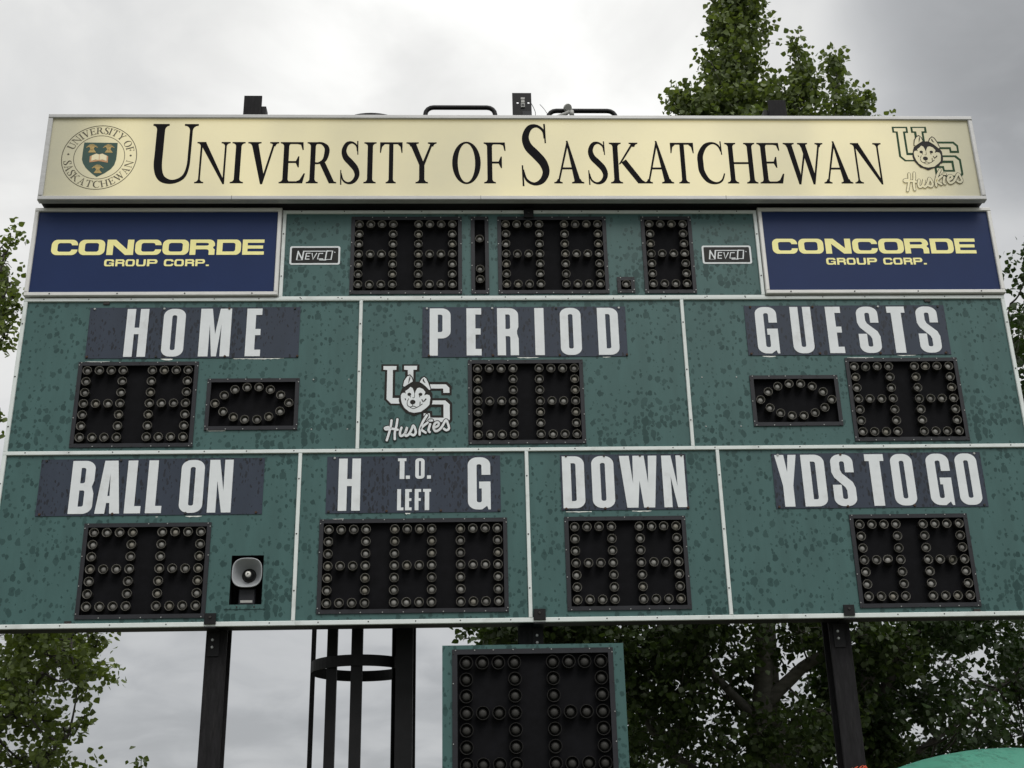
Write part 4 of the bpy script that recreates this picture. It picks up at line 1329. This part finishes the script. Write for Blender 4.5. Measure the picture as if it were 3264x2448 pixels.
# ------------------------------------------------------------------ teal umbrella in the near right corner
t = thing('garden_umbrella', 'domed teal umbrella top rising into the lower right corner', 'umbrella', (1.88, -5.25, 0))
UX, UY, RC = 1.87, -5.25, 1.46
apex = 2.273
mb = MB()
n = 48
rings = []
for i in range(15):
    a = R(3 + 49 * i / 14)
    rg = []
    for j in range(n):
        ph = 2 * math.pi * j / n
        k = 1 - .012 * (i / 14) ** 1.5 * abs(math.sin(ph * 4)) ** .8
        rg.append((UX + RC * math.sin(a) * math.cos(ph) * k, UY + RC * math.sin(a) * math.sin(ph) * k, apex - RC * (1 - math.cos(a)) - .01 * (i / 14) * abs(math.sin(ph * 4))))
    rings.append(rg)
mb.rings(rings[::-1], 0, True, False, True)
part(mb, 'canopy', 'teal', t)
mb = MB(); mb.tube([(UX, UY, .05), (UX, UY, apex - .02)], .02, 12); part(mb, 'pole', 'alu_white', t)
mb = MB(); mb.rings([[(UX + r_ * math.cos(2 * math.pi * j / 24), UY + r_ * math.sin(2 * math.pi * j / 24), z_) for j in range(24)] for r_, z_ in ((.26, .0), (.26, .06), (.10, .09), (.045, .30))], 0, True, False, True)
part(mb, 'base', 'black_steel', t)
for k in range(8):
    ph = 2 * math.pi * k / 8
    mb = MB()
    mb.tube([(UX + (RC - .012) * math.sin(R(a)) * math.cos(ph), UY + (RC - .012) * math.sin(R(a)) * math.sin(ph), apex - .006 - RC * (1 - math.cos(R(a)))) for a in range(4, 52, 6)], .005, 6)
    part(mb, 'rib', 'alu_white', t)

# orange ribbon knotted round the right post
mb = MB()
rb = random.Random(3)
mb.box(2.757, 2.968, .196, .440, Z(.84), Z(.915), 0)
for k in range(16):
    x = 2.77 + .19 * rb.random()
    h = rb.uniform(.02, .065)
    mb.tube([(x, .188, Z(.91)), (x + rb.uniform(-.02, .02), .17, Z(.91) + h * .7), (x + rb.uniform(-.03, .03), .165, Z(.91) + h)], [.010, .009, .003], 5)
tag(mb.build('orange_ribbon', 'orange', origin=(2.86, .3, Z(.84))), 'frayed orange ribbon tied round the right post at the photo bottom', 'ribbon')


# ------------------------------------------------------------------ trees
def leaf_mat(name, c1, c2, under):
    M = bpy.data.materials.new(name)
    M.use_nodes = True
    tr = M.node_tree
    b = tr.nodes['Principled BSDF']
    at = N(tr, 'ShaderNodeAttribute'); at.attribute_name = 'shade'
    mx = N(tr, 'ShaderNodeMixRGB')
    tr.links.new(at.outputs['Fac'], mx.inputs['Fac'])
    mx.inputs['Color1'].default_value = (*c1, 1); mx.inputs['Color2'].default_value = (*c2, 1)
    ge = N(tr, 'ShaderNodeNewGeometry')
    m2 = N(tr, 'ShaderNodeMixRGB')
    tr.links.new(ge.outputs['Backfacing'], m2.inputs['Fac'])
    tr.links.new(mx.outputs[0], m2.inputs['Color1']); m2.inputs['Color2'].default_value = (*under, 1)
    tr.links.new(m2.outputs[0], b.inputs['Base Color'])
    b.inputs['Roughness'].default_value = 0.5
    b.inputs['Specular IOR Level'].default_value = 0.35
    tl = N(tr, 'ShaderNodeBsdfTranslucent')
    m3 = N(tr, 'ShaderNodeMixRGB', blend_type='MULTIPLY', i_Fac=1.0)
    tr.links.new(mx.outputs[0], m3.inputs['Color1']); m3.inputs['Color2'].default_value = (1.5, 1.6, 0.6, 1)
    tr.links.new(m3.outputs[0], tl.inputs['Color'])
    ms = N(tr, 'ShaderNodeMixShader', i_Fac=0.28)
    tr.links.new(b.outputs[0], ms.inputs[1]); tr.links.new(tl.outputs[0], ms.inputs[2])
    tr.links.new(ms.outputs[0], tr.nodes['Material Output'].inputs['Surface'])
    return M


LEAF_A = leaf_mat('poplar leaf', (0.075, 0.11, 0.030), (0.175, 0.215, 0.080), (0.125, 0.16, 0.07))
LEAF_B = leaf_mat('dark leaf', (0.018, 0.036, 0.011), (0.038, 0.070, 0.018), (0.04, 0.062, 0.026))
LEAF_D = leaf_mat('shaded green leaf', (0.030, 0.052, 0.013), (0.062, 0.098, 0.024), (0.055, 0.078, 0.030))  # shade of the foliage below the board is put into this darker colour
LEAF_C = leaf_mat('bright leaf', (0.070, 0.105, 0.022), (0.165, 0.21, 0.050), (0.13, 0.165, 0.065))
BARK = mat('pale bark', (0.11, 0.105, 0.09), 0.85, noise=0.35, nscale=9, bump=0.6, stretch=(1, 1, 2.2), dirt=((0.035, 0.032, 0.028), 0.9))
BARK2 = mat('grey bark', (0.06, 0.054, 0.046), 0.9, noise=0.4, nscale=9, bump=0.7, stretch=(2, 2, .5), dirt=((0.03, 0.027, 0.023), 0.8))

# leaf outline: a pointed poplar leaf with a slight fold
LV = np.array([(0, 0, 0), (.30, .16, .03), (.46, .36, .05), (.30, .66, .02), (0, 1.0, -.06), (-.30, .66, .02), (-.46, .36, .05), (-.30, .16, .03)])
LF = [(0, 1, 2, 3, 4), (0, 4, 5, 6, 7)]


def leaves(clumps, size, seed, twig=10, outward=0.6):
    """clumps: (x, y, z, rx, ry, rz, count). Twigs start inside each clump and carry leaves outward."""
    rs = np.random.RandomState(seed)
    C, D = [], []
    shade = []
    for (x, y, z, rx, ry, rz, cnt) in clumps:
        nt_ = max(1, int(cnt / twig))
        d = rs.normal(size=(nt_, 3)); d /= np.linalg.norm(d, axis=1, keepdims=True)
        rad = rs.uniform(0.15, 1.0, (nt_, 1)) ** 0.55
        p = np.array((x, y, z)) + d * rad * np.array((rx, ry, rz))
        dirn = d * outward + rs.normal(size=(nt_, 3)) * 0.45 + np.array((0, 0, .35))
        dirn /= np.linalg.norm(dirn, axis=1, keepdims=True)
        ts = rs.uniform(0, 1)
        tw_shade = rs.uniform(0, 1, nt_) * .6
        for k in range(twig):
            t_ = (k + rs.uniform(0, 1, (nt_, 1))) / twig
            L_ = size * 3.6
            q = p + dirn * (t_ - .4) * L_ + rs.normal(size=(nt_, 3)) * size * .55
            C.append(q)
            D.append(dirn)
            shade.append(np.clip(tw_shade + rs.uniform(0, .4, nt_), 0, 1))
    C = np.concatenate(C); D = np.concatenate(D); sh = np.concatenate(shade)
    n = len(C)
    # leaf axis hangs outward and down, face turned mostly up/out
    ax = D * .5 + rs.normal(size=(n, 3)) * .75 + np.array((0, 0, -.45))
    ax /= np.linalg.norm(ax, axis=1, keepdims=True)
    nr = rs.normal(size=(n, 3)) * .8 + np.array((0, 0, .75))
    nr -= ax * (nr * ax).sum(1, keepdims=True)
    nr /= np.linalg.norm(nr, axis=1, keepdims=True)
    sd_ = np.cross(ax, nr)
    sz = size * rs.uniform(.65, 1.2, (n, 1))
    V_ = (C[:, None, :] + sz[:, None, :] * (LV[None, :, 0:1] * sd_[:, None, :] + LV[None, :, 1:2] * ax[:, None, :] + LV[None, :, 2:3] * nr[:, None, :])).reshape(-1, 3)
    return V_, n, sh


def leaf_object(name, data, material, origin, parent=None):
    V_, n, sh = data
    me = bpy.data.meshes.new(name)
    me.vertices.add(n * 8); me.vertices.foreach_set('co', (V_ - np.array(origin)).ravel())
    idx = (np.arange(n)[:, None] * 8 + np.array([LF[0] + LF[1]]).reshape(1, -1)).ravel()
    me.loops.add(n * 10); me.loops.foreach_set('vertex_index', idx.astype(np.int32))
    me.polygons.add(n * 2)
    me.polygons.foreach_set('loop_start', (np.arange(n * 2) * 5).astype(np.int32))
    at = me.attributes.new('shade', 'FLOAT', 'FACE')
    at.data.foreach_set('value', np.repeat(sh, 2).astype(np.float32))
    me.materials.append(material)
    me.update(calc_edges=True)
    o = bpy.data.objects.new(name, me)
    COL.objects.link(o)
    if parent:
        o.parent = parent
    return o


def tree(label, basept, trunk, limbs, clumps, size, leafm, bark, seed, twig=10, name='poplar_tree', twigs=True):
    t = thing(name, label, 'tree', basept, None)
    mb = MB()
    mb.tube(spline([p[:3] for p in trunk], 4), [v[0] for v in spline([(p[3],) for p in trunk], 4)], 12)
    part(mb, 'trunk', bark, t)
    r_ = random.Random(seed)
    for L_ in limbs:
        mb = MB()
        mb.tube(spline([p[:3] for p in L_], 4), [max(v[0], .004) for v in spline([(p[3],) for p in L_], 4)], 8)
        part(mb, 'limb', bark, t)
    if twigs:
        tp = [Vector(p[:3]) for p in spline([p[:3] for p in trunk], 6)] + [Vector(p) for L_ in limbs for p in spline([q[:3] for q in L_], 5)]
        for (x, y, z, rx, ry, rz, cnt) in clumps:
            c = Vector((x, y, z))
            s0 = min(tp, key=lambda p: (p - c).length)
            mid = (s0 + c) / 2 + Vector((0, 0, -.08))
            mb = MB()
            mb.tube(spline([tuple(s0), tuple(mid), tuple(c)], 3), [.018 - .012 * k / 6 for k in range(7)], 5)
            for k in range(7):
                e = c + Vector((r_.uniform(-1, 1) * rx, r_.uniform(-1, 1) * ry, r_.uniform(-.3, 1) * rz)) * .85
                mb.tube([tuple(c), tuple((c + e) / 2 + Vector((0, 0, .03))), tuple(e)], [.009, .006, .003], 4)
            part(mb, 'branch', bark, t)
    leaf_object('crown', leaves(clumps, size, seed, twig), leafm, basept, t)
    return t


TREES = True
if TREES:
    q = random.Random(8)
    # poplar behind the middle: pale trunk, narrow spires far above the sign
    cl = [(3.66, 4, 15.3, .32, .4, .9, 1000), (3.58, 4, 14.05, .37, .45, .7, 1500), (3.45, 4, 13.1, .38, .5, .7, 1500), (3.32, 4, 12.2, .52, .7, .55, 1700), (3.85, 4, 14.5, .15, .3, .3, 160), (3.2, 4, 13.6, .12, .3, .25, 120),
          (2.68, 4, 12.1, .26, .4, .35, 450), (2.56, 4, 12.4, .08, .2, .28, 80), (2.95, 4, 11.9, .3, .5, .4, 500), (3.05, 4, 13.0, .10, .3, .12, 70), (3.95, 4, 13.5, .12, .3, .15, 70),
          (3.45, 4.2, 11.9, .6, .6, .4, 700), (3.95, 4, 12.2, .25, .4, .5, 500),
          (4.40, 4, 13.15, .05, .15, .38, 110), (4.47, 4, 12.75, .12, .3, .2, 160), (4.42, 4, 12.45, .24, .4, .25, 420), (4.35, 4, 11.85, .48, .6, .35, 1000), (4.15, 4, 12.4, .10, .3, .10, 70),
          (4.93, 4, 13.0, .10, .2, .12, 150), (4.95, 4, 12.55, .08, .2, .28, 130), (5.02, 4, 12.1, .30, .5, .28, 520), (5.32, 4, 12.2, .06, .2, .2, 70), (5.40, 4, 11.8, .12, .3, .22, 170)]
    for z in np.arange(5.3, 11.6, .8):
        for k in range(5):
            a = 2 * math.pi * k / 5 + z
            cl.append((3.2 + 1.15 * math.cos(a), 4.3 + 1.2 * math.sin(a), z, .75, .75, .55, 420))
    cl = [(x, y, z, rx, ry, rz, int(n * 1.35)) if z > 11.4 else (x, y, z, rx, ry, rz, n) for x, y, z, rx, ry, rz, n in cl]
    tree('tall narrow poplar whose spires rise above the sign right of centre', (3.3, 5.2, 0),
         [(3.3, 5.2, -.2, .16), (3.3, 5.0, 3, .13), (3.3, 4.6, 6, .11), (3.35, 4.2, 10, .08), (3.4, 4.0, 12, .06), (3.6, 4.0, 15.2, .02)],
         [[(3.3, 4.5, 6.5, .07), (4.2, 4.2, 9.5, .05), (4.45, 4.0, 12.9, .012)],
          [(3.3, 4.5, 6.9, .06), (4.5, 4.2, 10.0, .04), (4.95, 4.0, 12.8, .010)],
          [(3.3, 4.5, 7.0, .05), (2.7, 4.1, 10.0, .03), (2.6, 4.0, 12.3, .01)]],
         cl, .086, LEAF_A, BARK, 31)
    # tree whose pale trunk shows under the board; shade painted into its leaf colour
    cl = []
    for k in range(44):
        x = q.uniform(-.25, 4.6)
        lo = 4.55 if x < .9 else 3.0
        cl.append((x, q.uniform(3.3, 6.0), q.uniform(lo, 4.85), .42, .5, .30, 380))
    for x, z in ((-.45, 4.75), (-.15, 4.6), (.35, 4.55), (.75, 4.5), (1.3, 3.2), (1.45, 4.0), (1.6, 4.5), (1.9, 3.4), (2.1, 4.2), (2.4, 3.1), (1.55, 2.9)):
        cl.append((x, 3.7, z, .32, .4, .26, 260))
    for k in range(18):
        cl.append((q.uniform(.2, 4.2), q.uniform(3.0, 5.6), q.uniform(5.1, 7.0), .6, .6, .45, 420))
    for x, z in ((2.55, 4.1), (2.75, 3.3), (3.35, 4.45), (3.6, 3.5), (2.5, 4.55), (3.3, 3.1), (3.8, 4.3), (2.95, 4.55)):
        cl.append((x, 3.4, z, .26, .3, .18, 110))
    tree('pale-trunked tree with leaves coloured dark for shade, seen under the board between the low clock and right post', (2.75, 4.2, 0),
         [(2.75, 4.2, -.2, .19), (2.85, 4.15, 2.6, .15), (3.02, 4.1, 3.9, .12), (3.10, 4.05, 4.9, .09), (3.2, 4.0, 7, .03)],
         [[(3.02, 4.1, 3.75, .09), (3.5, 4.0, 4.15, .07), (3.95, 3.95, 4.6, .055), (4.2, 4.0, 6.5, .02)],
          [(2.95, 4.1, 3.3, .06), (3.5, 4.3, 3.55, .045), (4.0, 4.5, 3.75, .025)],
          [(2.98, 4.1, 3.5, .06), (2.3, 4.2, 4.3, .045), (1.95, 4.2, 4.9, .035), (1.6, 4.2, 6.5, .015)],
          [(2.9, 4.15, 2.6, .06), (1.9, 4.3, 3.2, .045), (1.2, 4.4, 4.2, .03), (.2, 4.2, 4.8, .015)]],
         cl, .086, LEAF_D, BARK, 37, name='broadleaf_tree')
    # dark tree at the right
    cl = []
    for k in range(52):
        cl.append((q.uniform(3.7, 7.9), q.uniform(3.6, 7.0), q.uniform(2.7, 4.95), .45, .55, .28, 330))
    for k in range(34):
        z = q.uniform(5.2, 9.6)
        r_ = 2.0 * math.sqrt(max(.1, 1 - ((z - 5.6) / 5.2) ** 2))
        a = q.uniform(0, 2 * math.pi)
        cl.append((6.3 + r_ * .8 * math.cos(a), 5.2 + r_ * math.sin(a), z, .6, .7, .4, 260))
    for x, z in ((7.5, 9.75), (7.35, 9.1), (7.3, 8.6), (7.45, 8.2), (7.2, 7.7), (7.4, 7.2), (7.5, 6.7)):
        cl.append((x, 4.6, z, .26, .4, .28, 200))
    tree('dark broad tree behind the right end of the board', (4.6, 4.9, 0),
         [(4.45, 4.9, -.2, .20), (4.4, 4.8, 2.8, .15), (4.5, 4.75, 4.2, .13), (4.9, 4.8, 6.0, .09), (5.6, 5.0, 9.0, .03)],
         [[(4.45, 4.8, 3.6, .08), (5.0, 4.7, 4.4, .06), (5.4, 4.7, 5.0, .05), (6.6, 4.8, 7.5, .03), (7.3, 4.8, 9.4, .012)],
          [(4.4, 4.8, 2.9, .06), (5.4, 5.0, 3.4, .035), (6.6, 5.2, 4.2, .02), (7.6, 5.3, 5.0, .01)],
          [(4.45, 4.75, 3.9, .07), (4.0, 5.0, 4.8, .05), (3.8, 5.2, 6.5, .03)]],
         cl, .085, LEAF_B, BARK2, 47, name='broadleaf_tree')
    # tree at the left edge
    cl = []
    for k in range(30):
        z = q.uniform(2.7, 4.9)
        xr = -4.95 + .16 * (z - 3.0) - .1
        cl.append((xr - abs(q.gauss(0, .8)) - .28, q.uniform(2.4, 4.6), z, .34, .45, .24, 170))
    for k in range(30):
        z = q.uniform(4.9, 9.2)
        cl.append((q.uniform(-8.6, -6.9), q.uniform(2.2, 5.2), z, .5, .6, .4, 200))
    for x, z, rx, rz, c in ((-6.42, 9.35, .10, .22, 60), (-6.34, 9.15, .13, .16, 60), (-6.38, 8.65, .22, .14, 110), (-6.25, 8.85, .16, .10, 60), (-6.28, 8.35, .18, .12, 80), (-6.45, 8.1, .14, .16, 70),
                            (-6.42, 7.75, .06, .06, 14), (-6.36, 7.2, .10, .14, 40), (-6.45, 6.9, .06, .10, 20), (-4.78, 4.55, .14, .16, 80), (-4.72, 4.3, .10, .2, 60), (-4.85, 3.95, .14, .14, 70), (-4.95, 3.42, .22, .07, 70), (-4.78, 3.54, .06, .10, 30), (-5.1, 3.2, .15, .2, 90), (-4.9, 4.1, .2, .08, 70), (-4.66, 4.62, .06, .08, 30), (-5.5, 4.2, .3, .25, 150), (-5.7, 3.7, .3, .3, 170), (-5.35, 4.6, .3, .2, 130), (-6.0, 3.3, .3, .3, 150), (-6.17, 8.68, .10, .08, 60), (-6.22, 8.48, .12, .07, 60), (-6.20, 8.12, .10, .12, 80), (-6.30, 9.45, .06, .14, 40), (-6.17, 7.08, .05, .13, 50)):
        cl.append((x, 3.0, z, rx, rx * 1.3, rz, c))
    tree('leafy green tree at the left edge, branches reaching in beside the board', (-7.0, 3.4, 0),
         [(-7.0, 3.4, -.2, .22), (-6.9, 3.4, 3.0, .17), (-7.1, 3.4, 6.0, .11), (-7.2, 3.3, 9.4, .02)],
         [[(-6.9, 3.6, 2.4, .07), (-6.2, 3.6, 3.1, .05), (-5.7, 3.5, 3.7, .035), (-5.2, 3.4, 4.4, .02), (-4.8, 3.2, 4.8, .008)],
          [(-7.0, 3.4, 5.2, .06), (-6.6, 3.1, 7.2, .03), (-6.35, 3.0, 9.3, .01)],
          [(-6.95, 3.4, 4.4, .06), (-6.7, 3.1, 6.4, .03), (-6.3, 3.0, 8.7, .01)],
          [(-6.9, 3.4, 2.0, .06), (-5.6, 3.1, 2.7, .04), (-4.9, 3.0, 3.4, .012)]],
         cl, .078, LEAF_C, BARK2, 59, name='poplar_tree')
    # young shoots whose tips just enter the picture
    for x, lab, sd_, z in ((-4.68, 'leafy shoot tip at the photo bottom beside the left tree', 71, 3.07), (-4.08, 'small lone shoot tip at the photo bottom near the left post', 72, 3.07)):
        t = thing('sapling', lab, 'sapling', (x, 3.0, 0), 'young saplings under the board')
        mb = MB(); mb.tube(spline([(x, 3, -.1), (x + .05, 3, 1.5), (x - .02, 3.02, z + .06)], 4), [.022 - .018 * k / 8 for k in range(9)], 7)
        part(mb, 'trunk', BARK2, t)
        cl = [(x, 3, z - .02, .11, .10, .06, 30), (x, 3, z - .5, .2, .2, .3, 60), (x, 3, z - 1.2, .3, .3, .4, 90)]
        leaf_object('crown', leaves(cl, .075, sd_, 5), LEAF_C, (x, 3.0, 0), t)
